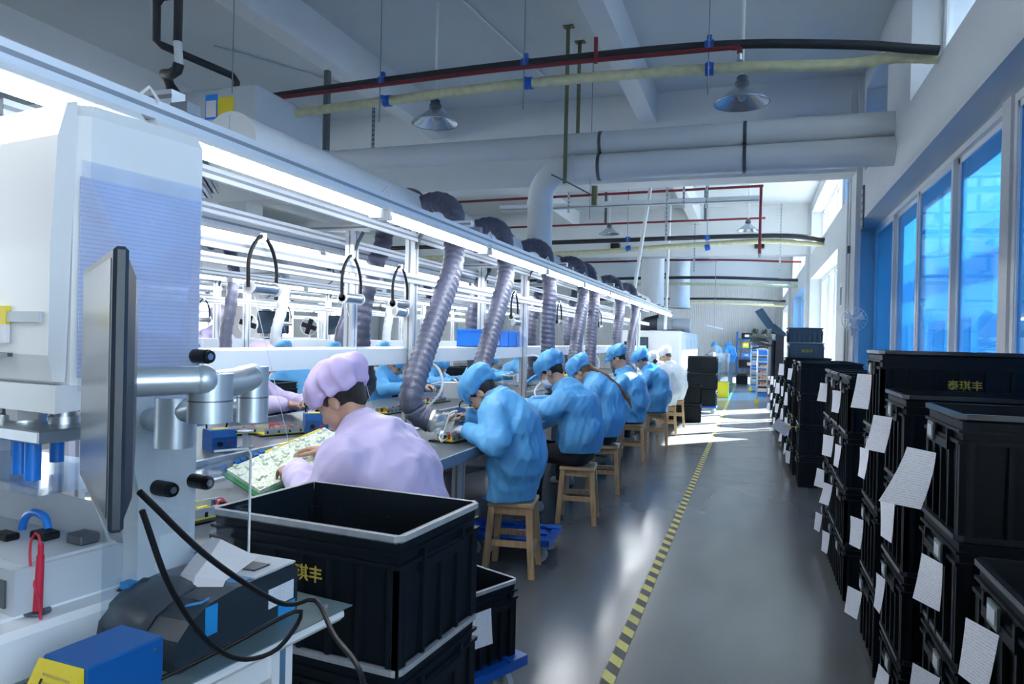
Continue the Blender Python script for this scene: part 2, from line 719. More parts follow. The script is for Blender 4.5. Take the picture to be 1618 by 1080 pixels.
ORD = ['first', 'second', 'third', 'fourth', 'fifth', 'sixth', 'seventh', 'eighth', 'ninth', 'tenth', 'eleventh', 'twelfth',
       'thirteenth', 'fourteenth', 'fifteenth', 'sixteenth', 'seventeenth', 'eighteenth', 'nineteenth', 'twentieth'] + ['%dth' % i for i in range(21, 60)]


def smooth_path(pts, step=.02):
    """Catmull-Rom through the points, resampled at even steps"""
    P_ = [Vector(p) for p in pts]
    P_ = [P_[0] * 2 - P_[1]] + P_ + [P_[-1] * 2 - P_[-2]]
    dense = []
    for i in range(1, len(P_) - 2):
        a, b, c, d = P_[i - 1:i + 3]
        for k in range(24):
            t = k / 24
            dense.append(.5 * ((2 * b) + (c - a) * t + (2 * a - 5 * b + 4 * c - d) * t * t + (3 * b - a - 3 * c + d) * t ** 3))
    dense.append(P_[-2])
    out = [dense[0]]
    acc = 0
    for i in range(1, len(dense)):
        seg = (dense[i] - dense[i - 1]).length
        while acc + seg >= step and seg > 1e-9:
            t = (step - acc) / seg
            q = dense[i - 1].lerp(dense[i], t)
            out.append(q)
            dense[i - 1] = q
            seg = (dense[i] - q).length
            acc = 0
        acc += seg
    if (out[-1] - dense[-1]).length > step * .3:
        out.append(dense[-1])
    return out


def text_mesh(body, size, depth, m):
    c = bpy.data.curves.new('lettering', 'FONT')
    c.body = body
    c.size = size
    c.extrude = depth
    c.offset = size * .012
    c.align_x = 'CENTER'
    c.align_y = 'CENTER'
    o = bpy.data.objects.new('lettering_tmp', c)
    COL.objects.link(o)
    dg = bpy.context.evaluated_depsgraph_get()
    me = bpy.data.meshes.new_from_object(o.evaluated_get(dg))
    bpy.data.objects.remove(o)
    bpy.data.curves.remove(c)
    me.materials.clear()
    me.materials.append(M[m] if isinstance(m, str) else m)
    me.name = 'lettering'
    return me


def mesh_child(name, me, parent, loc=(0, 0, 0), rot=(0, 0, 0), label=None):
    o = bpy.data.objects.new(name, me)
    COL.objects.link(o)
    o.parent = parent
    o.location = loc
    o.rotation_euler = rot
    if label:
        o['label'] = label
    return o


# ------------------------------------------------------------------ the building
XW, XG = 1.30, 1.58            # inner face of the window wall, plane of its glass
Y0, Y1 = -9.0, 37.6
XL = -21.0
CEIL = 5.0
ZB = 3.74                      # underside of the main beams
BEAMS = [-7.9, 1.2, 10.3, 19.4, 28.5]

b = MB()
b.box((XL - .3, Y0 - .3, -.12), (1.95, Y1 + .3, 0), 'floor')
struct('floor', b)
b = MB()
b.box((XL - .3, Y0 - .3, CEIL), (1.95, Y1 + .3, CEIL + .2), 'ceil')
struct('ceiling', b)

WIN = [(-8.2, -3.4, 'glass'), (-3.0, .9, 'glass'), (2.0, 5.35, 'film'), (5.52, 10.85, 'film'), (13.0, 19.0, 'glass'), (21.2, 26.6, 'film'), (29.0, 35.6, 'glass')]
UPW = [(-8.2, -3.4, 'glass'), (-3.0, .9, 'glass'), (2.0, 7.3, 'glass'), (8.5, 10.05, 'film'), (10.95, 12.4, 'glass'), (12.9, 14.5, 'film'), (14.7, 19.0, 'glass'), (20.6, 27.6, 'glass'), (29.6, 36.4, 'glass')]
ZS, ZT, ZU, ZV = .92, 3.08, 3.68, 4.72

b = MB()
b.box((XW, Y0, 0), (1.9, Y1, ZS), 'wall')                     # below the sills
b.box((XW, Y0, ZT), (1.9, Y1, ZU), 'wall')                    # band between the window rows
b.box((XW, Y0, ZV), (1.9, Y1, CEIL), 'wall')
prev = Y0
for (a, c, k) in WIN:
    if a - prev > .02:
        b.box((XW if a - prev > .4 else XG - .05, prev, ZS), (1.9, a, ZT), 'wall')
    prev = c
b.box((XW, prev, ZS), (1.9, Y1, ZT), 'wall')
prev = Y0
for (a, c, k) in UPW:
    if a - prev > .02:
        b.box((XW if a - prev > .6 else XG - .06, prev, ZU), (1.9, a, ZV), 'wall')
    prev = c
b.box((XW, prev, ZU), (1.9, Y1, ZV), 'wall')
for yb in BEAMS:
    b.box((XW - .07, yb - .05, 0), (XW, yb + .55, CEIL), 'wall')   # shallow pilasters
struct('wall_right', b)

wi = 0


def window(y0, y1, z0, z1, glass, nper):
    global wi
    wi += 1
    f = MB()
    t, d = .055, .07
    x0, x1 = XG - .03, XG + d - .03
    f.box((x0, y0, z0), (x1, y1, z0 + t), 'frame_white')
    f.box((x0, y0, z1 - t), (x1, y1, z1), 'frame_white')
    n = max(1, round((y1 - y0) / nper))
    w = (y1 - y0) / n
    for i in range(n + 1):
        yy = min(max(y0 + i * w - t / 2, y0), y1 - t)
        f.box((x0, yy, z0 + t), (x1, yy + t, z1 - t), 'frame_white')
    o = f.build('window_%d' % wi)
    o['kind'] = 'structure'
    for i in range(n):                                        # sliding sashes, every other one a little further out
        ya, yb_ = y0 + i * w + t / 2, y0 + (i + 1) * w - t / 2
        off = .0 if i % 2 else .03
        s = MB()
        e = .042
        xa, xb = XG - .02 + off, XG + .01 + off
        za, zb = z0 + t, z1 - t
        for (p, q) in (((xa, ya, za), (xb, yb_, za + e)), ((xa, ya, zb - e), (xb, yb_, zb)), ((xa, ya, za), (xb, ya + e, zb)), ((xa, yb_ - e, za), (xb, yb_, zb))):
            s.box(p, q, 'frame_white')
        so = s.build('sash', o)
        g = MB()
        g.box((xa + .012, ya + e, za + e), (xa + .018, yb_ - e, zb - e), glass)
        g.build('pane', so)
    return o


for (a, c, k) in WIN:
    window(a, c, ZS, ZT, k, 1.36)
for (a, c, k) in UPW:
    window(a, c, ZU, ZV, k, 1.3)

# left, back and near walls
b = MB()
b.box((XL - .3, Y0, 0), (XL, Y1, 1.0), 'wall')
b.box((XL - .3, Y0, 3.2), (XL, Y1, CEIL), 'wall')
LW = [(-8, -1), (0, 8), (9.5, 17.5), (19, 27), (28.5, 36.5)]
prev = Y0
for a, c in LW:
    b.box((XL - .3, prev, 1.0), (XL, a, 3.2), 'wall')
    prev = c
b.box((XL - .3, prev, 1.0), (XL, Y1, 3.2), 'wall')
struct('wall_left', b)
for a, c in LW:
    wi += 1
    f = MB()
    n = 5
    w = (c - a) / n
    f.box((XL - .2, a, 1.0), (XL - .12, c, 1.06), 'frame_white')
    f.box((XL - .2, a, 3.14), (XL - .12, c, 3.2), 'frame_white')
    for i in range(n + 1):
        yy = min(max(a + i * w - .03, a), c - .06)
        f.box((XL - .2, yy, 1.06), (XL - .12, yy + .06, 3.14), 'frame_white')
    o = f.build('window_%d' % wi)
    o['kind'] = 'structure'
    for i in range(n):
        g = MB()
        g.box((XL - .165, a + i * w + .03, 1.06), (XL - .159, a + (i + 1) * w - .03, 3.14), 'glass')
        g.build('pane', o)
b = MB()
b.box((XL - .3, Y1, 0), (1.9, Y1 + .2, CEIL), 'ribbed')
struct('wall_back', b)
b = MB()
b.box((XL - .3, Y0 - .2, 0), (1.9, Y0, CEIL), 'wall')
struct('wall_front', b)

# main beams across, lighter beams along
for yb in BEAMS:
    b = MB()
    b.box((XL, yb, ZB), (XW, yb + .45, CEIL), 'beam')
    o = struct('ceiling_beam', b)
for i in range(7):
    x1 = -1.37 - 3.27 * i
    b = MB()
    ys = [Y0] + [y for yb in BEAMS for y in (yb, yb + .45)] + [Y1]
    for k in range(0, len(ys), 2):
        b.box((x1 - .23, ys[k], 4.56), (x1, ys[k + 1], CEIL), 'beam')
    struct('ceiling_beam', b)
# pillars under the main beams
for yb in BEAMS:
    for xx in (-8.7, -13.6):
        if yb < 5:
            continue
        b = MB()
        b.box((xx - .3, yb, 0), (xx + .3, yb + .45, ZB), 'pillar')
        struct('pillar', b)

# outside: yard, an unseen tall block added to keep sun off the near bays, a low block farther on
b = MB()
b.box((-60, -40, -1.2), (120, 140, -.6), 'asphalt')
o = struct('ground', b)
b = MB()
b.box((9, -4, -.6), (18, 20.3, 17), 'outer')
for k in range(4):
    b.box((8.96, -3, 1.5 + 4 * k), (9.0, 19.5, 3.2 + 4 * k), 'outer_dark')
tag(b.build('outside_block'), 'unseen tall pale block added outside the windows to shade the near bays', 'building')
b = MB()
b.box((10, 34, -.6), (17, 80, 7.2), 'outer')
for k in range(9):
    b.box((9.94, 35 + 5 * k, .8), (10.0, 38.6 + 5 * k, 3.0), 'outer_dark')
b.box((9.94, 34, 4.6), (10.0, 80, 5.9), 'outer_dark')
tag(b.build('outside_block'), 'long low pale building with dark window band, seen through the blue window film', 'building')
# tape line on the floor
b = MB()
b.box((-.585, .5, .0), (-.525, 34.5, .0025), 'tape')
o = b.build('floor_tape')
tag(o, 'yellow and black striped tape line running down the aisle floor', 'tape')


# ------------------------------------------------------------------ ceiling services
def pipe_path(pts, step=.05):
    return smooth_path(pts, step)


def duct_run(name, label, y, z, r, x0, x1, bands, elbow=None):
    t = thing(name, label, 'duct')
    if elbow:
        xe, zb = elbow
        b = MB()
        pts = [(x1, y, z), (xe + .34, y, z)]
        for k in range(1, 9):
            a = PI / 2 * k / 8
            pts.append((xe + .34 - .34 * math.sin(a), y, z - .34 + .34 * math.cos(a)))
        pts.append((xe, y, zb))
        b.tube(pts, r, 'duct', 28)
        b.build('duct_pipe', t)
        c = MB()
        c.cyl((xe + .36, y, z), (xe + .42, y, z), r + .008, 'duct', 28)
        c.build('collar', t)
        c = MB()
        c.cyl((xe, y, z - .42), (xe, y, z - .36), r + .008, 'duct', 28)
        c.build('collar', t)
    else:
        b = MB()
        b.cyl((x0, y, z), (x1, y, z), r, 'duct', 32)
        b.build('duct_pipe', t)
    for xb in bands:
        c = MB()
        c.cyl((xb, y, z), (xb + .035, y, z), r + .006, 'duct_band', 32)
        c.build('strap', t)
    return t


duct_run('exhaust_duct', 'upper of the two white round ducts crossing below the main beam', 8.1, 3.71, .134, -9, XW - .003, (-1.72, -.15))
t = duct_run('exhaust_duct', 'lower white round duct with an elbow dropping down to the bench line', 8.05, 3.428, .147, -2.3, XW - .003, (-1.72, -.15), elbow=(-2.4, 2.54))
for xb, ww in ((-2.45, .18),):
    b = MB()
    b.cyl((xb, 8.1, 3.71), (xb + ww, 8.1, 3.71), .138, 'duct', 32)
    b.build('sleeve', [o for o in bpy.data.objects if o.name == 'exhaust_duct'][0])


def hanger(label, x, y, z0, z1, group='olive perforated steel duct hangers', foot=True):
    t = thing('duct_hanger', label, 'hanger', (x, y, 0), 0, group)
    b = MB()
    b.box((-.022, -.004, z0), (.022, 0, z1), 'green_steel')
    b.box((-.022, 0, z0), (-.018, .035, z1), 'green_steel')
    n = int((z1 - z0) / .07)
    for k in range(n):
        b.box((-.004, -.0055, z0 + .03 + k * .07), (.012, -.0035, z0 + .065 + k * .07), 'holder')
    b.build('perforated_angle', t)
    b = MB()
    b.box((-.06, -.03, z1 - .01), (.06, .06, z1), 'green_steel')
    b.build('ceiling_plate', t)
    return t


hanger('olive perforated angle hanging from the ceiling in front of the two white ducts', -2.06, 7.86, 3.22, CEIL)
hanger('olive angle hanging from the ceiling and ending on top of the upper white duct', -2.03, 8.3, 3.84, CEIL)
t = thing('duct_bracket', 'small rusty bolted bracket under the lower white duct beside the elbow', 'bracket', (-2.06, 7.86, 3.24))
b = MB()
b.cyl((-.16, .0, .09), (.02, .02, 0), .008, 'steel_dark', 8)
b.cyl((.02, .02, 0), (.26, .40, -.1), .008, 'steel_dark', 8)
b.build('threaded_rod', t)
b = MB()
b.box((.23, .37, -.2), (.29, .43, .02), 'green_steel')
b.build('foot_plate', t)
for (lab, x, y, z0, z1) in (('dark square post down from the beam before the upper duct', -4.83, 7.3, 3.62, 4.56),
                            ('grey perforated angle hanging near the lamp above the bench line', -4.78, 8.3, 3.72, 4.56)):
    t = thing('ceiling_post', lab, 'post', (x, y, 0))
    b = MB()
    if 'dark' in lab:
        b.box((-.03, -.03, z0), (.03, .03, z1), 'duct_band')
    else:
        b.box((-.02, -.003, z0), (.02, 0, z1), 'steel_dark')
        for k in range(int((z1 - z0) / .06)):
            b.box((-.007, -.005, z0 + .015 + k * .06), (.007, -.0028, z0 + .04 + k * .06), 'lightgrey')
    b.build('upright', t)

# black, red and yellow pipes across the first bay
PY = 6.15
blk = [(-5.10, PY, 3.855), (-3.45, PY, 3.91), (-2.0, PY, 3.935), (-.4, PY, 3.92), (.61, PY, 3.82), (1.1, PY, 3.735), (XW - .003, PY, 3.70)]
t = thing('coolant_pipe', 'black foam wrapped pipe sagging across the first bay into the window wall', 'pipe')
b = MB()
b.tube(pipe_path(blk), .037, 'black_pipe', 14)
b.build('main_run', t)
b = MB()
b.tube([(-5.06, PY, 3.86), (-5.14, PY, 3.87), (-5.17, PY, 3.92), (-5.17, PY, 4.06), (-5.18, PY - .05, 4.11), (-5.33, 5.32, 4.13), (-5.36, 5.28, 4.16), (-5.36, 5.27, CEIL - .004)], .036, 'black_pipe', 14)
b.build('riser', t)
b = MB()
b.tube([(-5.36, 5.27, 4.50), (-5.30, 5.27, 4.56), (-5.15, 5.27, 4.56), (-5.10, 5.27, 4.52), (-5.10, 5.27, 4.12)], .04, 'black_pipe', 14)
b.build('branch', t)
b = MB()
b.tube([(-5.10, 5.27, 4.13), (-5.09, 5.28, 3.95), (-5.11, 5.3, 3.91)], .037, 'white_plastic', 12)
b.build('white_section', t, 'white taped pipe section')
b = MB()
b.tube([(-5.11, 5.30, 3.93), (-5.13, 5.30, 3.87), (-5.21, 5.31, 3.845), (-5.31, 5.34, 3.87), (-5.36, 5.45, 3.80), (-5.38, 5.60, 3.72)], .05, 'black_pipe', 12)
b.build('elbow', t)
t = thing('sprinkler_pipe', 'dark red sprinkler pipe ending in a sprinkler head beside the second pendant lamp', 'pipe')
b = MB()
b.tube(pipe_path([(-5.6, 6.05, 3.79), (-3.4, 6.05, 3.835), (-2.0, 6.05, 3.86), (-.2, 6.05, 3.845)]), .019, 'red_pipe', 10)
b.build('run', t)
b = MB()
b.tube([(-.22, 6.05, 3.845), (-.17, 6.05, 3.842), (-.155, 6.05, 3.825), (-.155, 6.05, 3.79)], .023, 'red_pipe', 10)
b.build('elbow', t)
b = MB()
b.cyl((-.155, 6.05, 3.74), (-.155, 6.05, 3.79), .018, 'steel', 10)
b.cyl((-.155, 6.05, 3.735), (-.155, 6.05, 3.74), .028, 'steel', 10)
b.build('sprinkler_head', t)
for xs in (-1.38,):
    b = MB()
    b.box((xs + .03, 6.03, 3.83), (xs + .06, 6.06, 4.05), 'red_pipe')
    b.build('bracket', t)
t = thing('insulated_pipe', 'pale yellow wrapped pipe hanging below the black pipe in the first bay', 'pipe')
b = MB()
yl = pipe_path([(-5.0, 6.26, 3.70), (-3.48, 6.25, 3.75), (-2.0, 6.25, 3.79), (-.4, 6.25, 3.765), (.61, 6.25, 3.70), (1.0, 6.25, 3.715), (XW - .003, 6.25, 3.68)], .03)
b.tube(yl, .045, 'wrap', 14, rf=lambda i, j: 1 + .06 * math.sin(i * 2.1 + j * .45))
b.build('wrapped_run', t)
for i, (xc, zb_, zy, lab) in enumerate(((-3.45, 3.91, 3.75, 'thin steel rod with two blue pipe clips, next to the dark square post'),
                                        (-2.0, 3.935, 3.79, 'thin steel rod with two blue pipe clips next to the olive angle hangers'),
                                        (-.4, 3.92, 3.762, 'thin steel rod with two blue pipe clips beside the second pendant lamp'))):
    t = thing('pipe_hanger', lab, 'hanger', (xc, 0, 0), 0, 'blue clip pipe hangers')
    b = MB()
    b.cyl((.0, PY - .05, 3.5), (.0, PY - .05, CEIL), .006, 'rod', 6)
    b.build('rod', t)
    b = MB()
    b.cyl((-.035, PY, zb_), (.035, PY, zb_), .047, 'blue_plastic', 14)
    b.box((-.02, PY - .02, zb_ + .03), (.02, PY + .02, zb_ + .085), 'blue_plastic')
    b.build('clip', t)
    b = MB()
    b.cyl((-.035, 6.25, zy), (.035, 6.25, zy), .056, 'blue_plastic', 14)
    b.box((-.015, 6.13, zy - .02), (.015, 6.25, zy + .02), 'blue_plastic')
    b.build('clip', t)


def pendant(label, x, y, z, zc=CEIL, diag=True):
    t = thing('pendant_lamp', label, 'lamp', (x, y, z), 0, 'aluminium factory pendant lamps')
    b = MB()
    b.lathe([(.232, -.06), (.236, -.055), (.23, -.05), (.16, .0), (.10, .045), (.065, .075), (.05, .09)], 'lamp_alu', 32, cap=False)
    b.lathe([(.226, -.058), (.155, -.006), (.095, .038), (.05, .07)], 'lamp_alu', 32, cap=False)
    b.build('lamp_shade', t)
    b = MB()
    b.lathe([(.05, .088), (.062, .10), (.062, .125), (.045, .14), (.05, .165), (.03, .185)], 'steel_dark', 16)
    b.build('socket', t)
    b = MB()
    b.lathe([(.0, -.045), (.03, -.03), (.045, .01), (.03, .05)], 'white_plastic', 14)
    b.build('bulb', t)
    b = MB()
    b.cyl((0, 0, .17), (0, 0, zc - z), .013, 'white_plastic', 8)
    b.build('stem', t)
    b = MB()
    b.cyl((0, 0, zc - z - .04), (0, 0, zc - z), .05, 'steel_dark', 12)
    b.build('canopy', t)
    return t


pendant('aluminium pendant lamp hanging above the bench line in the first bay', -3.05, 6.5, 3.63, CEIL)
pendant('aluminium pendant lamp hanging beside the sprinkler head in the first bay', -.14, 6.5, 3.59, CEIL)
pendant('small distant aluminium pendant lamp by the red drop pipe in the second bay', -.15, 15.6, 3.86, CEIL)
pendant('small distant aluminium pendant lamp behind the white drop duct in the second bay', -3.05, 15.6, 3.86, CEIL)
for (lab, p, q, m) in (('white conduit slanting from the first pendant lamp down the ceiling', (-3.0, 6.5, 4.98), (-2.7, 9.6, 4.98), 'white_plastic'),
                       ('white conduit along the beam from the second pendant lamp to the window wall', (.4, 10.27, 4.50), (1.12, 10.27, 4.44), 'white_plastic'),
                       ('short white vertical conduit on the beam beside the window wall', (1.14, 10.27, 4.2), (1.14, 10.27, 4.8), 'white_plastic'),
                       ('grey conduit running along the ceiling above the air handling unit', (-6.4, 7.2, 4.98), (-4.95, 9.9, 4.98), 'lightgrey')):
    b = MB()
    b.cyl(p, q, .014, m, 8)
    tag(b.build('conduit'), lab, 'conduit')
for i, (x, y, z0, lab) in enumerate(((-6.4, 4.2, 2.6, 'thin steel rod hanging from the ceiling above the white press'),
                                     (-4.5, 5.3, 3.6, 'thin steel rod hanging beside the black branch pipe'),
                                     (-2.02, 9.0, 3.0, 'thin wire hanging behind the white drop duct elbow'))):
    b = MB()
    b.cyl((x, y, z0), (x, y, CEIL if i != 1 else 4.56), .005, 'rod', 6)
    tag(b.build('hanging_rod'), lab, 'rod')
t = thing('cable_clamp_rail', 'short dark rail of cable clamps fixed on the beam near the window wall', 'bracket', (.8, 10.26, 4.42))
b = MB()
b.box((-.32, -.01, -.03), (.30, .02, .0), 'steel_dark', rot=(0, -.05, 0))
b.build('rail', t)
for k in range(7):
    b = MB()
    b.tube([(-.28 + .09 * k, 0, -.02), (-.27 + .09 * k, -.02, .04), (-.24 + .09 * k, -.02, .05), (-.225 + .09 * k, 0, .0)], .009, 'steel_dark', 6)
    b.build('clamp', t)

# air handling unit under the ceiling at left
t = thing('air_handling_unit', 'grey ceiling air unit with blue and yellow labels behind the bench lights', 'air conditioner', (-5.2, 5.62, 3.3))
b = MB()
b.rbox((-.62, 0, 0), (.70, 1.1, .50), 'lightgrey', .015)
b.build('casing', t)
b = MB()
b.box((.12, -.006, .20), (.26, 0, .44), 'blue_bright')
b.box((.13, -.008, .22), (.25, -.006, .38), 'paper_plain')
b.build('blue_label', t)
b = MB()
b.box((.27, -.006, .20), (.45, 0, .40), 'yellow')
b.build('yellow_label', t)
b = MB()
b.box((-.56, -.006, .40), (-.46, 0, .49), 'yellow')
b.build('yellow_label', t)
b = MB()
b.box((-.58, -.03, .16), (-.36, 0, .38), 'white_plastic')
b.box((-.55, -.034, .2), (-.4, -.03, .32), 'steel_dark')
b.build('control_box', t)

# bundle of aluminium profiles lying on the frame top at left
t = thing('profile_bundle', 'bundle of white square aluminium tubes lying across the frame top', 'tubes', (-2.28, 2.30, 2.29))
k = 0
for r_ in range(4):
    for c in range(3):
        if (r_ == 0 and c == 2) or (r_ == 3 and c == 0):
            continue
        b = MB()
        x0, z0 = -.045 + .033 * c, .033 * r_
        a = .0145
        b.box((x0 - a, -.0, z0 - a), (x0 + a, 1.6, z0 - a + .004), 'alu')
        b.box((x0 - a, -.0, z0 + a - .004), (x0 + a, 1.6, z0 + a), 'alu')
        b.box((x0 - a, -.0, z0 - a), (x0 - a + .004, 1.6, z0 + a), 'alu')
        b.box((x0 + a - .004, -.0, z0 - a), (x0 + a, 1.6, z0 + a), 'alu')
        b.box((x0 - a + .004, .05, z0 - a + .004), (x0 + a - .004, .06, z0 + a - .004), 'black')
        b.build('square_tube', t)
t.rotation_euler = (0, 0, math.radians(35))

# second bay services
def run(name, label, cat, pts, r, m, n=10, path=False):
    b = MB()
    b.tube(pipe_path(pts, .12) if path else pts, r, m, n)
    return tag(b.build(name), label, cat)


t = thing('sprinkler_pipe', 'red sprinkler pipe with a drop leg at its end in the second bay', 'pipe')
b = MB()
b.tube([(-9, 14.2, 4.33), (-.0, 14.2, 4.42), (.12, 14.2, 4.42)], .026, 'red_pipe', 8)
b.build('run', t)
b = MB()
b.tube([(.08, 14.2, 4.42), (.08, 14.2, 3.15)], .028, 'red_pipe', 8)
b.build('drop_leg', t)
b = MB()
b.cyl((.08, 14.2, 3.08), (.08, 14.2, 3.15), .03, 'steel', 8)
b.build('sprinkler_head', t)
t = thing('sprinkler_pipe', 'thin dark red pipe crossing just above the second black pipe', 'pipe')
b = MB()
b.cyl((-9, 16.9, 4.2), (.2, 16.9, 4.27), .024, 'red_pipe', 8)
b.build('run', t)
for xs in (-3.4, -1.1):
    b = MB()
    b.box((xs - .03, 16.88, 4.25), (xs + .03, 16.92, CEIL - .001), 'duct_band')
    b.build('bracket', t)
run('coolant_pipe', 'black wrapped pipe crossing the second bay to the window wall', 'pipe', [(-9, 15.4, 3.55), (-3, 15.4, 3.63), (-.5, 15.4, 3.66), (.7, 15.4, 3.64), (XW - .003, 15.4, 3.54)], .05, 'black_pipe', path=True)
run('insulated_pipe', 'pale yellow wrapped pipe below the second black pipe', 'pipe', [(-9, 15.5, 3.3), (-4, 15.5, 3.38), (-1.5, 15.5, 3.50), (.2, 15.5, 3.56), (XW - .003, 15.5, 3.47)], .055, 'wrap', path=True)
for xc, lab in ((-2.6, 'blue pipe clip on the second bay pipes, nearer the bench'), (-.95, 'blue pipe clip on the second bay pipes, nearer the windows')):
    b = MB()
    b.cyl((xc - .05, 15.5, 3.45), (xc + .05, 15.5, 3.47), .07, 'blue_plastic', 12)
    b.cyl((xc - .05, 15.4, 3.645), (xc + .05, 15.4, 3.65), .06, 'blue_plastic', 12)
    b.cyl((xc, 15.33, 3.5), (xc, 15.33, CEIL), .008, 'rod', 6)
    tag(b.build('pipe_hanger'), lab, 'hanger')
t = thing('cable_tray', 'silver cable tray hung across the second bay below the red pipe', 'cable tray', (-2.4, 13.3, 3.98))
b = MB()
b.box((-2.4, 0, 0), (2.45, .15, .012), 'alu')
b.box((-2.4, 0, 0), (2.45, .006, .09), 'alu')
b.box((-2.4, .144, 0), (2.45, .15, .09), 'alu')
b.build('tray', t)
for xh in (-1.0, 1.15, 1.55):
    b = MB()
    b.box((xh - .02, -.004, -.1), (xh + .02, 0, CEIL - 3.98), 'lightgrey')
    for k in range(12):
        b.box((xh - .008, -.006, k * .08), (xh + .008, -.003, .04 + k * .08), 'steel_dark')
    b.build('hanger_strip', t)
for i, (x, y) in enumerate(((-1.55, 13.3), (-1.5, 19.2), (.6, 19.2))):
    b = MB()
    b.box((x - .02, y - .004, 3.3), (x + .02, y, CEIL), 'lightgrey')
    for k in range(20):
        b.box((x - .008, y - .006, 3.32 + k * .08), (x + .008, y - .003, 3.36 + k * .08), 'holder')
    tag(b.build('hanger_strip'), ['perforated strip hanging in front of the cable tray', 'perforated strip hanging before the second beam, bench side one', 'perforated strip hanging before the second beam, window side one'][i], 'hanger')
for k, (y, z, m, r) in enumerate(((24.2, 3.5, 'black_pipe', .05), (24.3, 3.3, 'wrap', .05), (22.6, 3.9, 'red_pipe', .03), (33.2, 3.35, 'black_pipe', .05), (33.3, 3.15, 'wrap', .05))):
    run(['coolant_pipe', 'insulated_pipe', 'sprinkler_pipe', 'coolant_pipe', 'insulated_pipe'][k],
        ['distant black pipe crossing the third bay', 'distant pale wrapped pipe crossing the third bay', 'distant red pipe crossing the third bay',
         'distant black pipe crossing before the back wall', 'distant pale wrapped pipe crossing before the back wall'][k], 'pipe',
        [(-9, y, z), (-2, y, z + .1), (XW - .003, y, z)], r, m, path=True)
b = MB()
b.tube([(-3.0, 22.5, 3.5), (-3.0, 22.5, 4.6), (-2.8, 22.5, 4.6), (-2.8, 22.5, 3.6), (-2.6, 22.5, 3.55)], .05, 'black_pipe', 8)
tag(b.build('coolant_pipe'), 'black looped riser pipe in the third bay beside the twin white ducts', 'pipe')
for i, (x, y, z0, z1, r) in enumerate(((-2.75, 20.6, 2.35, 4.98, .33), (-2.55, 26.5, 2.7, 4.98, .36))):
    b = MB()
    b.cyl((x, y, z0), (x, y, z1), r, 'duct', 24)
    b.cyl((x, y, z0), (x, y, z0 + .1), r + .03, 'duct', 24)
    tag(b.build('exhaust_duct'), ['white vertical duct at the end of the bench line', 'white vertical duct above the blower motor'][i], 'duct')
b = MB()
b.cyl((-2.3, 14.2, 2.1), (-1.75, 13.2, 4.95), .035, 'white_plastic', 8)
tag(b.build('conduit'), 'white slanting conduit rising from the light rail to the ceiling', 'conduit')
b = MB()
b.cyl((-1.95, 17.0, 1.75), (-1.9, 17.0, CEIL - .002), .035, 'white_plastic', 8)
tag(b.build('conduit'), 'white upright conduit at the far end of the light rail', 'conduit')
for i, x in enumerate((-3.6, .1)):
    b = MB()
    b.rbox((x - .12, 19.2, 3.9), (x + .12, 19.4, 4.1), 'black', .02)
    tag(b.build('loudspeaker'), ['small black box on the second beam behind the hoses', 'small black box on the second beam in mid aisle'][i], 'speaker')
# wall mounted bits on the window wall
t = thing('wall_conduit', 'pair of thin conduits running down the pilaster beside the far window jamb', 'conduit', (XW - .08, 10.75, 0))
for k, (yy, m) in enumerate(((0, 'white_plastic'), (.22, 'lightgrey'))):
    b = MB()
    b.cyl((0, yy, .9), (0, yy, 3.75), .018, m, 8)
    b.build('conduit', t)
b = MB()
b.box((-.03, -.05, 2.72), (.02, .06, 2.82), 'steel_dark')
b.build('junction_box', t)
b = MB()
b.box((XW - .02, 10.0, 2.95), (XW - .002, 10.16, 3.5), 'steel_dark')
for k in range(5):
    b.box((XW - .024, 10.03, 3.0 + k * .1), (XW - .018, 10.13, 3.06 + k * .1), 'lightgrey')
tag(b.build('cable_ladder'), 'short dark slotted bracket on the wall band above the near window corner', 'bracket')
t = thing('wall_notice', 'small grey notice sheet on the pier between the windows', 'notice', (XW - .004, 12.35, 2.25))
b = MB()
b.box((0, -.2, -.2), (.004, .2, .2), 'paper_plain')
b.box((-.002, -.12, -.15), (0, .12, .13), 'holder')
b.build('sheet', t)


# ------------------------------------------------------------------ assembly line: frame, benches, lights, ducts, hoses
LY0, LY1 = 1.6, 16.3
POST_Y = [1.9 + 2.63 * k for k in range(6)]
XA, XB = -2.28, -2.76          # the two rows of uprights


def profile(b, lo, hi, axis, m='alu'):
    """slotted aluminium extrusion: box with a dark slot on each long side"""
    b.box(lo, hi, m)
    c = [(lo[i] + hi[i]) / 2 for i in range(3)]
    w = .007
    e = .0012
    for a in range(3):
        if a == axis:
            continue
        o = 3 - a - axis
        for sg in (0, 1):
            l, h = list(lo), list(hi)
            l[o], h[o] = c[o] - w, c[o] + w
            if sg:
                l[a], h[a] = hi[a] - .002, hi[a] + e
            else:
                l[a], h[a] = lo[a] - e, lo[a] + .002
            b.box(l, h, 'alu_dark')


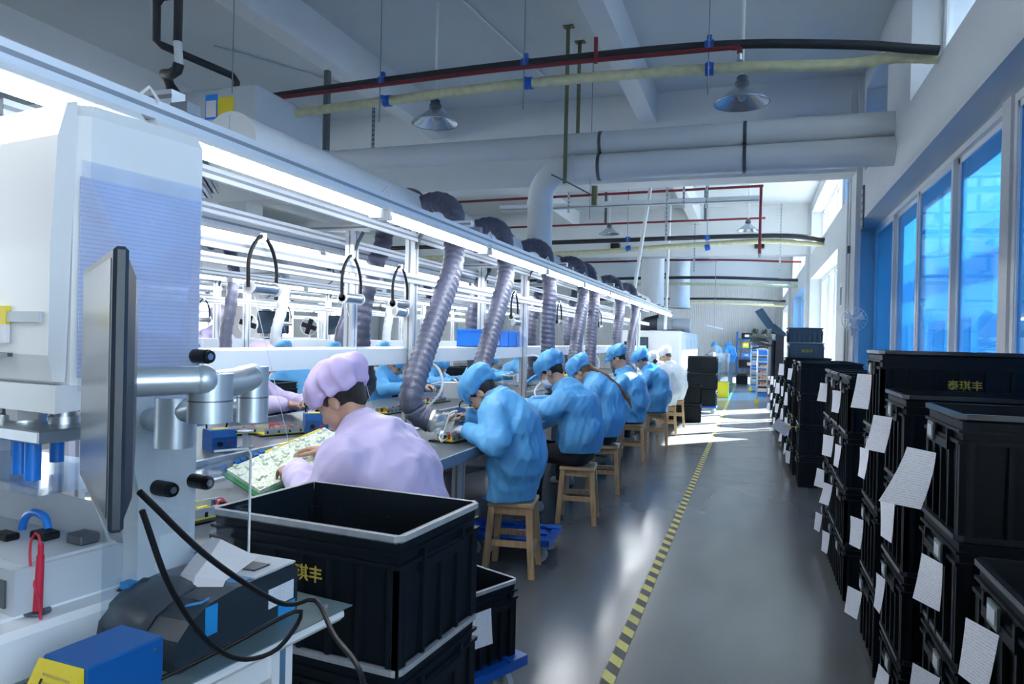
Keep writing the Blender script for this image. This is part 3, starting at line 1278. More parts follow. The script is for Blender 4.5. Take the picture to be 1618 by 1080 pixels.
def bench_frame(label, y1=LY1, posts=POST_Y):
    t = thing('bench_frame', label, 'frame')
    h = .035
    for y in posts:
        for x in (XA, XB):
            b = MB()
            profile(b, (x - h, y - h, .795), (x + h, y + h, 2.20), 2)
            b.build('post', t)
        b = MB()
        profile(b, (-3.10, y - .03, 2.20), (-1.83, y + .03, 2.245), 0)
        b.build('crossbar', t)
        for x, sg in ((XA, 1), (XB, 1)):
            b = MB()
            b.tube([(x + h, y - .01, 2.06), (x + h + .02, y - .01, 2.12), (x + h + .06, y - .01, 2.19)], .012, 'steel_dark', 6)
            b.build('corner_brace', t)
    for (x, z, hh, y0) in ((XA + .045, 2.135, .026, 1.6), (XA + .045, 1.848, .032, 1.6), (XB + .045, 1.842, .026, 1.6), (XB - .045, 2.12, .026, 1.6)):
        b = MB()
        profile(b, (x - .012, y0, z - hh), (x + .012, y1, z + hh), 1)
        b.build('rail', t)
    b = MB()
    b.box((XB + .03, 2.55, 1.345), (XA - .03, y1, 1.365), 'shelf')
    b.box((XA - .03, 2.55, 1.26), (XA - .004 + .0, y1, 1.365), 'shelf')
    b.box((XB + .0, 2.55, 1.26), (XB + .03, y1, 1.365), 'shelf')
    b.build('shelf', t)
    return t


def tube_lamp(label, x, y0, L, group):
    t = thing('tube_lamp', label, 'lamp', (x, y0, 2.105), 0, group)
    b = MB()
    b.prism([(-.055, -.028), (-.05, -.03), (-.022, -.004), (.022, -.004), (.05, -.03), (.055, -.028), (.03, 0), (-.03, 0)], 'y', 0, L, 'white_metal')
    b.build('housing', t)
    b = MB()
    b.cyl((0, .03, -.034), (0, L - .03, -.034), .030, 'tube', 12)
    b.build('tube', t)
    for yy in (.0, L - .03):
        b = MB()
        b.box((-.032, yy, -.066), (.032, yy + .03, -.005), 'white_plastic')
        b.build('end_cap', t)
    b = MB()
    b.tube([(0, L - .02, -.0), (.01, L - .0, .05), (.03, L + .03, .09), (.035, L + .06, .06), (.01, L + .07, .03)], .006, 'white_plastic', 6)
    b.build('lead', t)
    return t


def light_rail(label, x, y0, y1):
    t = thing('light_rail', label, 'rail')
    b = MB()
    profile(b, (x - .03, y0, 2.105), (x + .03, y1, 2.165), 1)
    b.build('rail_profile', t)
    for y in POST_Y:
        if y0 < y < y1:
            b = MB()
            b.box((x - .035, y - .03, 2.165), (x + .035, y + .03, 2.2), 'alu_dark')
            b.build('clamp', t)
    return t


F1 = bench_frame('front aluminium bench frame with uprights, rails and a long pale shelf')
light_rail('white light rail hanging above the aisle side of the front bench', -1.8, .55, 16.4)
light_rail('white light rail hanging above the far side of the front bench', -3.16, 1.3, 16.4)
LAMP_Y = [.25 + 1.5 * k for k in range(11)]
L1 = None
for i, y in enumerate(LAMP_Y):
    lab = '%s fluorescent tube lamp from the camera under the aisle side light rail' % ORD[i]
    if L1 is None:
        L1 = tube_lamp(lab, -1.8, y, 1.44, 'tube lamps on the aisle side rail')
    else:
        dup(L1, (-1.8, y, 2.105), 0, lab, 'tube lamps on the aisle side rail')
for i, y in enumerate(LAMP_Y[1:]):
    dup(L1, (-3.16, y, 2.105), 0, '%s fluorescent tube lamp from the camera on the far side of the front bench' % ORD[i], 'tube lamps on the far side rail')

# main collecting duct on top of the frame
def main_duct(label, x=-2.52, y0=2.97, y1=17.5, z=2.402, r=.156):
    t = thing('collecting_duct', label, 'duct')
    b = MB()
    b.cyl((x, y0, z), (x, y1, z), r, 'duct', 36)
    b.build('duct_pipe', t)
    b = MB()
    b.cyl((x, y0 - .012, z), (x, y0, z), r + .004, 'duct', 36)
    b.box((x - .003, y0 - .016, z - r * .9), (x + .003, y0 - .011, z + r * .9), 'lightgrey', )
    b.build('end_cap', t)
    for yy in (3.25, 6.2, 9.3, 12.4, 15.4):
        b = MB()
        b.cyl((x, yy, z), (x, yy + .04, z), r + .004, 'duct_band' if yy > 3.5 else 'duct', 36)
        b.build('strap', t)
    return t


D1 = main_duct('big white collecting duct with a flat end cap on the front bench frame')


def hose_obj(name, label, pts, r, m, group, hood=None, step=.0125, n=16, hl=.22):
    pa = smooth_path(pts, step)
    t = thing(name, label, 'hose', pts[-1], 0, group)
    o = Vector(pts[-1])
    b = MB()

    def rf(i, j):
        ph = (i / 4.0 + j / n) % 1.0
        return 1 + .125 * (1 - abs(ph * 2 - 1)) ** 2 - (.03 if i % 4 == 2 else 0)
    b.tube([p - o for p in pa], r, m, n, rf=rf)
    b.build('hose', t)
    if hood:
        d = Vector(hood).normalized()
        side = d.cross(Vector((0, 0, 1))).normalized()
        up = side.cross(d).normalized()
        c = MB()
        c.cyl(-d * .02, d * .05, r * .96, 'clear_fog', 16, caps=False)
        rings = []
        for (t_, a, e) in ((.05, r * .9, r * .9), (.09, r, r), (hl, r * (1 + .8 * hl / .22), r * 1.25)):
            rings.append([d * t_ + side * (a * sx) + up * (e * sz) for sx, sz in ((-1, -1), (1, -1), (1, 1), (-1, 1))])
        v = sum(rings, [])
        f = []
        for k in range(2):
            for j in range(4):
                q = (j + 1) % 4
                f.append((k * 4 + j, k * 4 + q, k * 4 + 4 + q, k * 4 + 4 + j))
        c.add(v, f, 'clear_fog')
        c.build('hood', t, 'clear plastic fume hood')
        e = MB()
        for j in range(4):
            e.cyl(v[4 + j], v[8 + j], .005, 'white_plastic', 6)
            e.cyl(v[8 + j], v[8 + (j + 1) % 4], .005, 'white_plastic', 6)
        e.cyl(d * .0, d * .018, r * 1.06, 'steel', 16)
        e.build('hood_edge', t)
    return t


G_H = 'grey exhaust hoses on the aisle side of the front bench'
HY = [(4.83, -.74), (5.95, -.72), (7.32, -.08), (8.95, -.62), (9.58, -.30), (11.6, -.5), (13.2, -.8)]
HL = ['thick grey hose bending to a clear hood beside the tall front upright',
      'grey ribbed exhaust hose coming down in front of the blue bin',
      'straight grey ribbed exhaust hose dropping just past the blue bin to the masked worker',
      'grey ribbed exhaust hose beside the ponytailed worker, front one of a close pair',
      'grey ribbed exhaust hose slanting back behind the front one of a close pair',
      'grey ribbed exhaust hose dropping above the fourth blue worker',
      'last grey ribbed exhaust hose, dropping above the fifth blue worker']
for i, (y, dy) in enumerate(HY):
    x = -2.06 if i == 0 else -2.05
    bend = [(x + .02, y + dy * .98, 1.12), (x + .05, y + dy, .99), (x + .10, y + dy + .02, .94), (x + .15, y + dy + .03, .925)]
    pts = [(-2.42, y + .08, 2.42), (-2.33, y + .08, 2.46), (-2.22, y + .07, 2.455), (-2.12, y + .05, 2.37), (x - .03, y, 2.17), (x, y + dy * .12, 1.95),
           (x, y + dy * .45, 1.6)] + bend
    hose_obj('exhaust_hose', HL[i], pts, .072, 'hose', G_H, hood=(.93, .16, -.25), hl=.12 if i == 0 else .22)
G_F = 'dark exhaust hoses on the far side of the front bench'
for i, (y, lab) in enumerate(((5.35, 'dark grey exhaust hose on the far side of the bench, beside the second upright'),
                              (7.75, 'dark grey exhaust hose on the far side of the bench behind the blue bin'),
                              (10.1, 'dark grey exhaust hose on the far side of the bench behind the straight hose'),
                              (12.2, 'last dark exhaust hose on the far side of the bench'))):
    x = -3.02
    pts = [(-2.62, y, 2.50), (-2.7, y, 2.6), (-2.82, y, 2.58), (-2.93, y, 2.48), (-2.97, y, 2.2), (x, y - .12, 1.9), (x - .02, y - .2, 1.5), (x, y - .16, 1.2), (x - .02, y - .08, 1.03), (x - .08, y - .2, .93), (x - .14, y - .32, .92)]
    hose_obj('exhaust_hose', lab, pts, .072, 'hose', G_F, hood=(-.5, -.8, -.35), step=.016)

# benches on both sides of a steel conveyor
def bench(label, x0, x1, leg_x, edge_x):
    t = thing('workbench', label, 'workbench')
    b = MB()
    b.box((x0, LY0, .755), (x1, LY1, .79), 'bench')
    b.build('tabletop', t)
    b = MB()
    b.box((edge_x - .008, LY0, .735), (edge_x + .008, LY1, .792), 'bench_edge')
    b.build('edge_strip', t)
    b = MB()
    b.box((leg_x - .03, LY0, .70), (leg_x + .03, LY1, .755), 'bench_edge')
    b.build('apron', t)
    for y in POST_Y:
        b = MB()
        profile(b, (leg_x - .03, y - .58, .0), (leg_x + .03, y - .52, .70), 2, 'lightgrey')
        b.build('leg', t)
    return t


bench('long grey workbench on the aisle side with a blue grey edge', -2.22, -1.58, -1.66, -1.575)
bench('long grey workbench on the far side of the steel conveyor', -3.62, -2.64, -3.52, -3.625)
t = thing('conveyor', 'shiny steel conveyor bed between the two rows of workbench', 'conveyor')
b = MB()
b.box((-2.60, LY0, .745), (-2.26, LY1, .775), 'belt')
b.build('bed', t)
for x in (-2.63, -2.24):
    b = MB()
    b.box((x - .014, LY0, .70), (x + .014, LY1, .80), 'alu')
    b.build('side_rail', t)
for y in POST_Y:
    b = MB()
    b.box((-2.58, y - .35, 0), (-2.28, y - .31, .745), 'lightgrey')
    b.build('leg', t)

# hanging solder spools
def spool_set(label, y, z=1.87, n=2, x=-2.204):
    t = thing('solder_spool_hanger', label, 'spool holder', (x, y, z), 0, 'solder spool hangers')
    b = MB()
    b.tube(smooth_path([(0, -.10, -.21), (0, -.10, -.08), (0, -.05, .01), (0, 0, .035), (0, .06, -.01), (0, .10, -.1), (0, .10, -.21)], .02), .009, 'black', 8)
    b.build('loop_cord', t)
    b = MB()
    b.cyl((0, 0, .02), (0, 0, .05), .016, 'white_plastic', 10)
    b.build('hook', t)
    for k in range(n):
        b = MB()
        yy = -.085 + .0 * k
        if k == 0:
            p0, d = Vector((0, -.10, -.21)), Vector((.0, 1, .0))
            L = .2
        else:
            p0, d = Vector((.03, -.13, -.26)), Vector((.5, .85, -.1)).normalized()
            L = .09
        b.cyl(p0, p0 + d * L, .022, 'white_plastic', 12)
        b.cyl(p0, p0 + d * .008, .034, 'white_plastic', 16)
        b.cyl(p0 + d * (L - .008), p0 + d * L, .034, 'white_plastic', 16)
        b.cyl(p0 + d * .01, p0 + d * (L - .01), .028, 'steel', 16)
        b.build('spool', t)
    b = MB()
    b.cyl((0, -.06, -.24), (.25, -.1, -.95), .0015, 'steel', 5)
    b.build('solder_wire', t)
    return t


for y, lab in ((2.83, 'hanging solder spool on a dark cord loop, beside the white press'), (3.62, 'hanging solder spool on a dark cord loop just before the first upright'),
               (4.22, 'pair of hanging solder spools beside the tall front upright'), (6.6, 'pair of hanging solder spools above the blue bin'),
               (8.3, 'hanging solder spool beyond the straight grey hose'), (10.7, 'small hanging solder spool far down the bench')):
    spool_set(lab, y, n=2 if 'pair' in lab else 1)
# curved lead hooks on uprights
for i, (y, lab) in enumerate(((4.5, 'white curved lead from the tall front upright down to the clear hood'), (7.13, 'white curved lead looping from the second upright'),
                              (9.8, 'white curved lead looping from the third upright'))):
    b = MB()
    b.tube(smooth_path([(-2.245, y, 1.27), (-2.15, y + .02, 1.28), (-2.05, y + .03, 1.22), (-2.02, y, 1.08), (-2.1, y - .12, .93), (-2.04, y - .2, .86), (-1.9, y - .2, .88), (-1.84, y - .18, .93)], .03), .010, 'white_plastic', 8)
    tag(b.build('flexible_lead'), lab, 'cable')

# blue bin on the shelf
def bin_box(name, label, cat, loc, dims, m, logo=True, rz=0, group=None):
    t = thing(name, label, cat, loc, rz, group)
    L, Wd, H = dims
    b = MB()
    th = .006
    b.box((-L / 2, -Wd / 2, 0), (L / 2, Wd / 2, th), m)
    b.box((-L / 2, -Wd / 2, 0), (L / 2, -Wd / 2 + th, H), m)
    b.box((-L / 2, Wd / 2 - th, 0), (L / 2, Wd / 2, H), m)
    b.box((-L / 2, -Wd / 2 + th, 0), (-L / 2 + th, Wd / 2 - th, H), m)
    b.box((L / 2 - th, -Wd / 2 + th, 0), (L / 2, Wd / 2 - th, H), m)
    for k in range(4):
        xx = -L / 2 + L * (k + .5) / 4
        for yy in (-Wd / 2 - .008, Wd / 2):
            b.box((xx - .006, yy, 0), (xx + .006, yy + .008, H), m)
    b.build('body', t)
    b = MB()
    b.box((-L / 2 - .012, -Wd / 2 - .012, H - .02), (L / 2 + .012, -Wd / 2, H), m)
    b.box((-L / 2 - .012, Wd / 2, H - .02), (L / 2 + .012, Wd / 2 + .012, H), m)
    b.box((-L / 2 - .012, -Wd / 2, H - .02), (-L / 2, Wd / 2, H), m)
    b.box((L / 2, -Wd / 2, H - .02), (L / 2 + .012, Wd / 2, H), m)
    b.build('rim', t)
    return t


t = bin_box('storage_bin', 'bright blue open plastic bin standing on the bench frame shelf', 'bin', (-2.5, 6.75, 1.366), (1.05, .29, .165), 'blue_bright', rz=PI / 2)
b = MB()
b.lathe([(.0, .0), (.022, .0), (.022, .004), (.0, .004)], 'white_plastic', 10, at=(-.2, -.155, .045), rot=(PI / 2, 0, 0))
b.add([(-.245, -.154, .02), (-.155, -.154, .02), (-.2, -.154, .085)], [(0, 1, 2)], 'white_plastic')
b.build('white_mark', t)


# ------------------------------------------------------------------ people: distance-field bodies turned into one skin each
def surface_nets(D, lo, h):
    ins = D < 0
    nx, ny, nz = D.shape
    c = [ins[i:nx - 1 + i, j:ny - 1 + j, k:nz - 1 + k] for i in (0, 1) for j in (0, 1) for k in (0, 1)]
    s = sum(q.astype(np.int8) for q in c)
    mix = (s > 0) & (s < 8)
    idx = np.argwhere(mix)
    vi = -np.ones(mix.shape, np.int64)
    vi[mix] = np.arange(len(idx))
    acc = np.zeros((len(idx), 3))
    cnt = np.zeros(len(idx))
    cor = [(i, j, k) for i in (0, 1) for j in (0, 1) for k in (0, 1)]
    for a in cor:
        for ax in range(3):
            if a[ax]:
                continue
            b = list(a)
            b[ax] = 1
            ia = idx + np.array(a)
            ib = idx + np.array(b)
            da = D[ia[:, 0], ia[:, 1], ia[:, 2]]
            db = D[ib[:, 0], ib[:, 1], ib[:, 2]]
            x = (da < 0) != (db < 0)
            t = np.where(x, da / np.where(x, da - db, 1), 0)
            p = np.array(a) + t[:, None] * (np.array(b) - np.array(a))
            acc += np.where(x[:, None], p, 0)
            cnt += x
    V = (idx + acc / cnt[:, None]) * h + np.array(lo)
    F = []
    for ax in range(3):
        o1, o2 = (ax + 1) % 3, (ax + 2) % 3
        sl0 = [slice(None)] * 3
        sl1 = [slice(None)] * 3
        sl0[ax] = slice(0, -1)
        sl1[ax] = slice(1, None)
        ch = ins[tuple(sl0)] != ins[tuple(sl1)]
        e = np.argwhere(ch)
        e = e[(e[:, o1] > 0) & (e[:, o2] > 0) & (e[:, o1] < D.shape[o1] - 1) & (e[:, o2] < D.shape[o2] - 1)]
        up = ins[e[:, 0], e[:, 1], e[:, 2]]
        u1 = np.zeros(3, int)
        u1[o1] = 1
        u2 = np.zeros(3, int)
        u2[o2] = 1
        q = [vi[tuple((e - d).T)] for d in (u1 + u2, u2, 0 * u1, u1)]
        Q = np.stack(q, 1)
        Q[~up] = Q[~up][:, ::-1]
        F.append(Q)
    F = np.concatenate(F)
    F = F[(F >= 0).all(1)]
    return V, F


class Field:
    def __init__(s, lo, hi, h):
        s.lo = np.array(lo, float)
        s.h = h
        n = np.ceil((np.array(hi) - s.lo) / h).astype(int) + 1
        s.n = n
        s.D = np.full(n, 1.0, np.float32)
        s.ax = [s.lo[i] + h * np.arange(n[i]) for i in range(3)]

    def _sub(s, lo, hi):
        a = np.clip(np.floor((np.array(lo) - s.lo) / s.h).astype(int), 0, s.n)
        b = np.clip(np.ceil((np.array(hi) - s.lo) / s.h).astype(int) + 1, 0, s.n)
        return tuple(slice(a[i], b[i]) for i in range(3))

    def _pts(s, sl):
        return np.meshgrid(s.ax[0][sl[0]], s.ax[1][sl[1]], s.ax[2][sl[2]], indexing='ij')

    def _put(s, sl, d, k, sub=False):
        o = s.D[sl]
        if o.size == 0:
            return
        if sub:
            d = -d
            hh = np.clip(.5 - .5 * (o - d) / k, 0, 1) if k > 0 else (d > o).astype(float)
            s.D[sl] = o * (1 - hh) + d * hh + (k * hh * (1 - hh) if k > 0 else 0)
        elif k > 0:
            hh = np.clip(.5 + .5 * (o - d) / k, 0, 1)
            s.D[sl] = o * (1 - hh) + d * hh - k * hh * (1 - hh)
        else:
            s.D[sl] = np.minimum(o, d)

    def rc(s, a, b, ra, rb, k=.02, sy=1.0, sub=False):
        a, b = np.array(a, float), np.array(b, float)
        m = max(ra, rb) * max(1, sy) + k + 4 * s.h
        sl = s._sub(np.minimum(a, b) - m, np.maximum(a, b) + m)
        X, Y, Z = s._pts(sl)
        if sy != 1:
            yc = (a[1] + b[1]) / 2
            Y = yc + (Y - yc) / sy
        ab = b - a
        L = max(ab @ ab, 1e-9)
        t = np.clip(((X - a[0]) * ab[0] + (Y - a[1]) * ab[1] + (Z - a[2]) * ab[2]) / L, 0, 1)
        d = np.sqrt((X - a[0] - t * ab[0]) ** 2 + (Y - a[1] - t * ab[1]) ** 2 + (Z - a[2] - t * ab[2]) ** 2) - (ra + (rb - ra) * t)
        s._put(sl, d, k, sub)

    def el(s, c, r, R_=None, k=.01, sub=False):
        c = np.array(c, float)
        m = max(r) + k + 4 * s.h
        sl = s._sub(c - m, c + m)
        X, Y, Z = s._pts(sl)
        P_ = np.stack([X - c[0], Y - c[1], Z - c[2]], -1)
        if R_ is not None:
            P_ = P_ @ np.array(R_)          # into the local frame (columns of R_ are local axes)
        r = np.array(r)
        k0 = np.sqrt(((P_ / r) ** 2).sum(-1))
        k1 = np.sqrt(((P_ / r ** 2) ** 2).sum(-1)) + 1e-9
        s._put(sl, k0 * (k0 - 1) / k1, k, sub)

    def cut(s, p, n):
        """keep the side of the plane the normal points away from"""
        X, Y, Z = np.meshgrid(*s.ax, indexing='ij')
        d = (X - p[0]) * n[0] + (Y - p[1]) * n[1] + (Z - p[2]) * n[2]
        s.D = np.maximum(s.D, d.astype(np.float32))

    def wrinkle(s, amp, f, seed):
        rs = np.random.RandomState(seed)
        X, Y, Z = np.meshgrid(*s.ax, indexing='ij')
        a = rs.uniform(0, 6.28, 8)
        q = np.zeros_like(X)
        for i in range(3):
            d = rs.normal(size=3)
            d /= np.linalg.norm(d)
            d[2] *= .6
            u = f * (.7 + .5 * i) * (X * d[0] + Y * d[1] + Z * d[2]) + 1.3 * np.sin(f * .45 * (X * d[1] - Y * d[0] + Z * .5) + a[i]) + a[i + 3]
            q += (.5 + .5 * np.cos(2 * u)) ** 3 * (1.0, .9, .7)[i]
        s.D += (-amp * (q - .4)).astype(np.float32)

    def mesh(s):
        return surface_nets(s.D, s.lo, s.h)


def np_mesh(name, V, F, mats, mi=None):
    me = bpy.data.meshes.new(name)
    me.vertices.add(len(V))
    me.vertices.foreach_set('co', V.astype(np.float32).ravel())
    me.loops.add(len(F) * 4)
    me.loops.foreach_set('vertex_index', F.astype(np.int32).ravel())
    me.polygons.add(len(F))
    me.polygons.foreach_set('loop_start', np.arange(0, 4 * len(F), 4, dtype=np.int32))
    for m in mats:
        me.materials.append(M[m] if isinstance(m, str) else m)
    if mi is not None:
        me.polygons.foreach_set('material_index', mi.astype(np.int32))
    me.polygons.foreach_set('use_smooth', np.ones(len(F), bool))
    me.update(calc_edges=True)
    me.validate()
    return me


M['skin'] = mat('skin', (.50, .31, .23), .5, spec=.35, var=.06, vscale=30)
M['lip'] = mat('lips', (.36, .13, .11), .45)
M['brow'] = mat('eyebrows_and_eyes', (.03, .022, .02), .4)
M['hair'] = mat('black_hair', (.010, .009, .010), .38, bump=.5, bscale=120, stretch=(3, 3, .6))
M['hair_brown'] = mat('brown_hair', (.20, .10, .05), .4, bump=.5, bscale=120, var=.25, vscale=60, stretch=(3, 3, .4))
M['smock_blue'] = mat('blue_smock_cloth', (.11, .42, .80), .5, bump=.55, bscale=7, stretch=(1.5, 1.5, .8), ridged=True)
M['cap_blue'] = mat('blue_cap_cloth', (.12, .43, .80), .5, bump=.5, bscale=11, ridged=True)
M['smock_lilac'] = mat('lilac_smock_cloth', (.60, .53, .82), .5, bump=.55, bscale=6.5, stretch=(1.5, 1.5, .8), ridged=True)
M['cap_lilac'] = mat('lilac_cap_cloth', (.62, .51, .82), .5, bump=.5, bscale=11, ridged=True)
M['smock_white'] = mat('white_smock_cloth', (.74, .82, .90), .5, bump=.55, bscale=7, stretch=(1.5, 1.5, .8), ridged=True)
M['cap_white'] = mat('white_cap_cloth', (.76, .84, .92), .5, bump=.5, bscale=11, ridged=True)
M['trouser_black'] = mat('black_trouser_cloth', (.008, .010, .016), .7)
M['trouser_grey'] = mat('grey_beige_trouser_cloth', (.33, .33, .34), .7, bump=.3, bscale=9)
M['shoe'] = mat('grey_trainer', (.42, .45, .50), .5)
M['mask'] = mat('pale_face_mask', (.70, .78, .85), .6)
M['glove'] = mat('white_work_glove', (.72, .76, .84), .7, bump=.2, bscale=80)


def hand_field(fd, W, d, n, s, k=.006, curl=.5, inflate=0.0):
    W, d, n, s = (np.array(q, float) for q in (W, d, n, s))
    d /= np.linalg.norm(d)
    n = n - d * (n @ d)
    n /= np.linalg.norm(n)
    s = np.cross(d, n) * np.sign(np.cross(d, n) @ s)
    R_ = np.stack([d, s, n], 1)
    fd.rc(W - d * .03, W + d * .03, .027 + inflate, .026 + inflate, .012)
    fd.el(W + d * .055, (.05 + inflate, .041 + inflate, .017 + inflate), R_, .012)
    for i, L in enumerate((.072, .080, .074, .058)):
        p = W + d * (.090 - .004 * abs(i - 1)) + s * (.029 - .0195 * i)
        v = d + s * (.10 - .07 * i)
        v /= np.linalg.norm(v)
        a = curl * (.75 + .12 * i)
        for g, fr in enumerate((.46, .31, .23)):
            v = v * math.cos(a) - n * math.sin(a)
            v /= np.linalg.norm(v)
            q = p + v * L * fr
            fd.rc(p, q, .0092 - .0008 * g + inflate, .0085 - .0008 * g + inflate, .003)
            p = q
            # keep the bend axis steady
            n2 = n * math.cos(a) + v * 0
            a = curl * .8
    p = W + d * .028 + s * .032
    v = d * .65 + s * .62 - n * .35
    v /= np.linalg.norm(v)
    for g, L in enumerate((.038, .032, .026)):
        q = p + v * L
        fd.rc(p, q, .0125 - .0015 * g + inflate, .011 - .0015 * g + inflate, .006)
        p = q
        v = v * .85 + d * .45 - s * .18 - n * .1
        v /= np.linalg.norm(v)


def make_person(label, loc, rz, cat='person', group=None, smock='smock_blue', cap='cap_blue', trousers='trouser_black', seat=.455,
                stand=False, head=(.27, 0, 1.13), pitch=42, yaw=0, wl=(.43, .10, .85), wr=(.43, -.10, .85), lean=0.0, res=.008, hair='hair', pony=False,
                mask=False, gloves=(), visor=False, hem=None, seed=1, sleeves=True, bulk=1.0, legs=True, sc=1.0, elbow_out=.25, eld=(-.09, -.05)):
    rs = random.Random(seed)
    dz = .43 if stand else (seat - .455)
    hx, hy, hz = head
    hc = np.array((hx, hy, hz + (dz if not stand else dz)))
    Rh = np.array(Euler((0, math.radians(pitch), math.radians(yaw))).to_matrix())
    Rh = np.array((Matrix.Rotation(math.radians(yaw), 3, 'Z') @ Matrix.Rotation(math.radians(pitch), 3, 'Y')))

    def H(x, y, z):
        return hc + Rh @ np.array((x, y, z))
    Z = lambda x, y, z: np.array((x, y, z + dz))
    pel, wai, che, upp = Z(0, 0, .54), Z(-.02, 0, .72), Z(.01 + lean * .5, 0, .90), Z(.085 + lean, 0, 1.0)
    nk = Z(.145 + lean, 0, 1.055)
    nk = nk * .75 + H(-.05, 0, -.13) * .25
    sh = [Z(.085 + lean, .165 * bulk, .975), Z(.085 + lean, -.165 * bulk, .975)]
    wrs = [np.array(wl) + (0, 0, dz), np.array(wr) + (0, 0, dz)]
    elb = []
    for i in (0, 1):
        sg = 1 if i == 0 else -1
        m = (sh[i] + wrs[i]) / 2 + np.array((eld[0], sg * (elbow_out - .13), eld[1]))
        elb.append(m)
    allp = [pel, wai, che, upp, nk, hc, *sh, *wrs, *elb]
    lo = np.min(allp, 0) - .24
    hi = np.max(allp, 0) + .24
    # --- skin: head, neck, chest, arms, hands
    fd = Field(lo, hi, res)
    fd.rc(wai, che, .10, .115, .03, 1.25)
    fd.rc(che, upp, .115, .09, .03, 1.3)
    fd.rc(upp, nk, .075, .06, .04)
    fd.rc(nk, H(-.02, 0, -.05), .056, .054, .02)
    fd.el(H(-.012, 0, .03), (.098, .076, .098), Rh, .02)
    fd.rc(H(.03, 0, -.02), H(.056, 0, -.082), .062, .036, .025)
    fd.rc(H(.05, .03, -.03), H(.05, -.03, -.03), .038, .038, .02)
    fd.rc(H(.086, 0, .022), H(.108, 0, -.022), .008, .0125, .008)
    fd.rc(H(.100, .011, -.027), H(.100, -.011, -.027), .007, .007, .006)
    fd.rc(H(.075, .035, .030), H(.075, -.035, .030), .016, .016, .012)
    fd.el(H(.088, .032, .012), (.014, .016, .010), Rh, .008, sub=True)
    fd.el(H(.088, -.032, .012), (.014, .016, .010), Rh, .008, sub=True)
    fd.el(H(.078, .031, .011), (.012, .013, .009), Rh, .003)
    fd.el(H(.078, -.031, .011), (.012, .013, .009), Rh, .003)
    fd.rc(H(.090, .018, -.057), H(.090, -.018, -.057), .007, .007, .005)
    for sg in (1, -1):
        fd.el(H(-.008, sg * .077, -.008), (.019, .010, .032), Rh, .006)
        fd.el(H(-.002, sg * .086, -.006), (.008, .006, .016), Rh, .003, sub=True)
    for i in (0, 1):
        fd.rc(sh[i], elb[i], .052, .044, .02)
        fd.rc(elb[i], wrs[i], .044, .028, .015)
        if i in gloves:
            continue
        d = wrs[i] - elb[i]
        d[2] *= .5
        sg = 1 if i == 0 else -1
        hand_field(fd, wrs[i], d + np.array((.12, -sg * .06, 0)), (-.1, sg * .25, 1), (.2, -sg, .1), curl=.55)
    V, F = fd.mesh()
    fc = V[F].mean(1)
    loc_h = (fc - hc) @ Rh
    mi = np.zeros(len(F), int)
    eye = (np.abs(np.abs(loc_h[:, 1]) - .031) < .0125) & (np.abs(loc_h[:, 2] - .011) < .0065) & (loc_h[:, 0] > .072)
    brow = (np.abs(np.abs(loc_h[:, 1]) - .032) < .018) & (np.abs(loc_h[:, 2] - .036) < .006) & (loc_h[:, 0] > .06)
    lip = (np.abs(loc_h[:, 1]) < .023) & (np.abs(loc_h[:, 2] + .057) < .009) & (loc_h[:, 0] > .084)
    mi[eye | brow] = 1
    mi[lip] = 2
    me = np_mesh('person', V, F, ['skin', 'brow', 'lip'], mi)
    root = bpy.data.objects.new('person', me)
    COL.objects.link(root)
    root.location = loc
    root.rotation_euler = (0, 0, rz)
    root.scale = (sc, sc, sc)
    tag(root, label, cat, group)
    # --- smock
    r2 = res * 1.25
    fs = Field(lo - .05, hi + .05, r2)
    b_ = bulk
    hemz = (hem if hem is not None else .47) + dz
    fs.rc(Z(.03, 0, .50), wai, .165 * b_, .165 * b_, .04, 1.22)
    fs.rc(wai, che, .165 * b_, .15 * b_, .05, 1.28)
    fs.rc(che, upp, .15 * b_, .118 * b_, .05, 1.3)
    fs.rc(upp, nk, .10, .075, .04)
    for i in (0, 1):
        fs.rc(upp, sh[i], .10 * b_, .085 * b_, .04)
        fs.rc(sh[i], elb[i], .086 * b_, .072 * b_, .03)
        fs.rc(elb[i], wrs[i] - (wrs[i] - elb[i]) / np.linalg.norm(wrs[i] - elb[i]) * .01, .070 * b_, .048, .025)
    fs.wrinkle(.008, 12, seed)
    fs.wrinkle(.007, 24, seed + 9)
    if res < .0105:
        fs.wrinkle(.0035, 46, seed + 17)
    cb = MB()
    for j in range(10):                                        # turned-down collar
        a0, a1 = 2 * PI * j / 10, 2 * PI * (j + 1) / 10
        ax = nk - H(-.02, 0, -.05)
        ax /= np.linalg.norm(ax)
        u = np.cross(ax, (0, 1, 0))
        u /= np.linalg.norm(u)
        w = np.cross(ax, u)
        c0 = nk - ax * .025
        p0 = c0 + (u * math.cos(a0) + w * math.sin(a0)) * .082
        p1 = c0 + (u * math.cos(a1) + w * math.sin(a1)) * .082
        fs.rc(p0, p1, .017, .017, .006)
        fs.rc(p0 + ax * .03 + (p0 - c0) * .22, p1 + ax * .03 + (p1 - c0) * .22, .013, .013, .008)
    fs.cut((0, 0, hemz), (0, 0, -1))
    # open the sleeves and the neck
    for i in (0, 1):
        d = (wrs[i] - elb[i]) / np.linalg.norm(wrs[i] - elb[i])
        fs.rc(wrs[i] - d * .03, wrs[i] + d * .08, .036, .036, 0, sub=True)
    V, F = fs.mesh()
    mesh_child('smock', np_mesh('smock', V, F, [smock]), root)
    # --- cap
    lo2, hi2 = hc - .24, hc + .24
    fc_ = Field(lo2, hi2, res)
    fc_.el(H(-.028, 0, .090), (.132, .119, .076), Rh, .01)
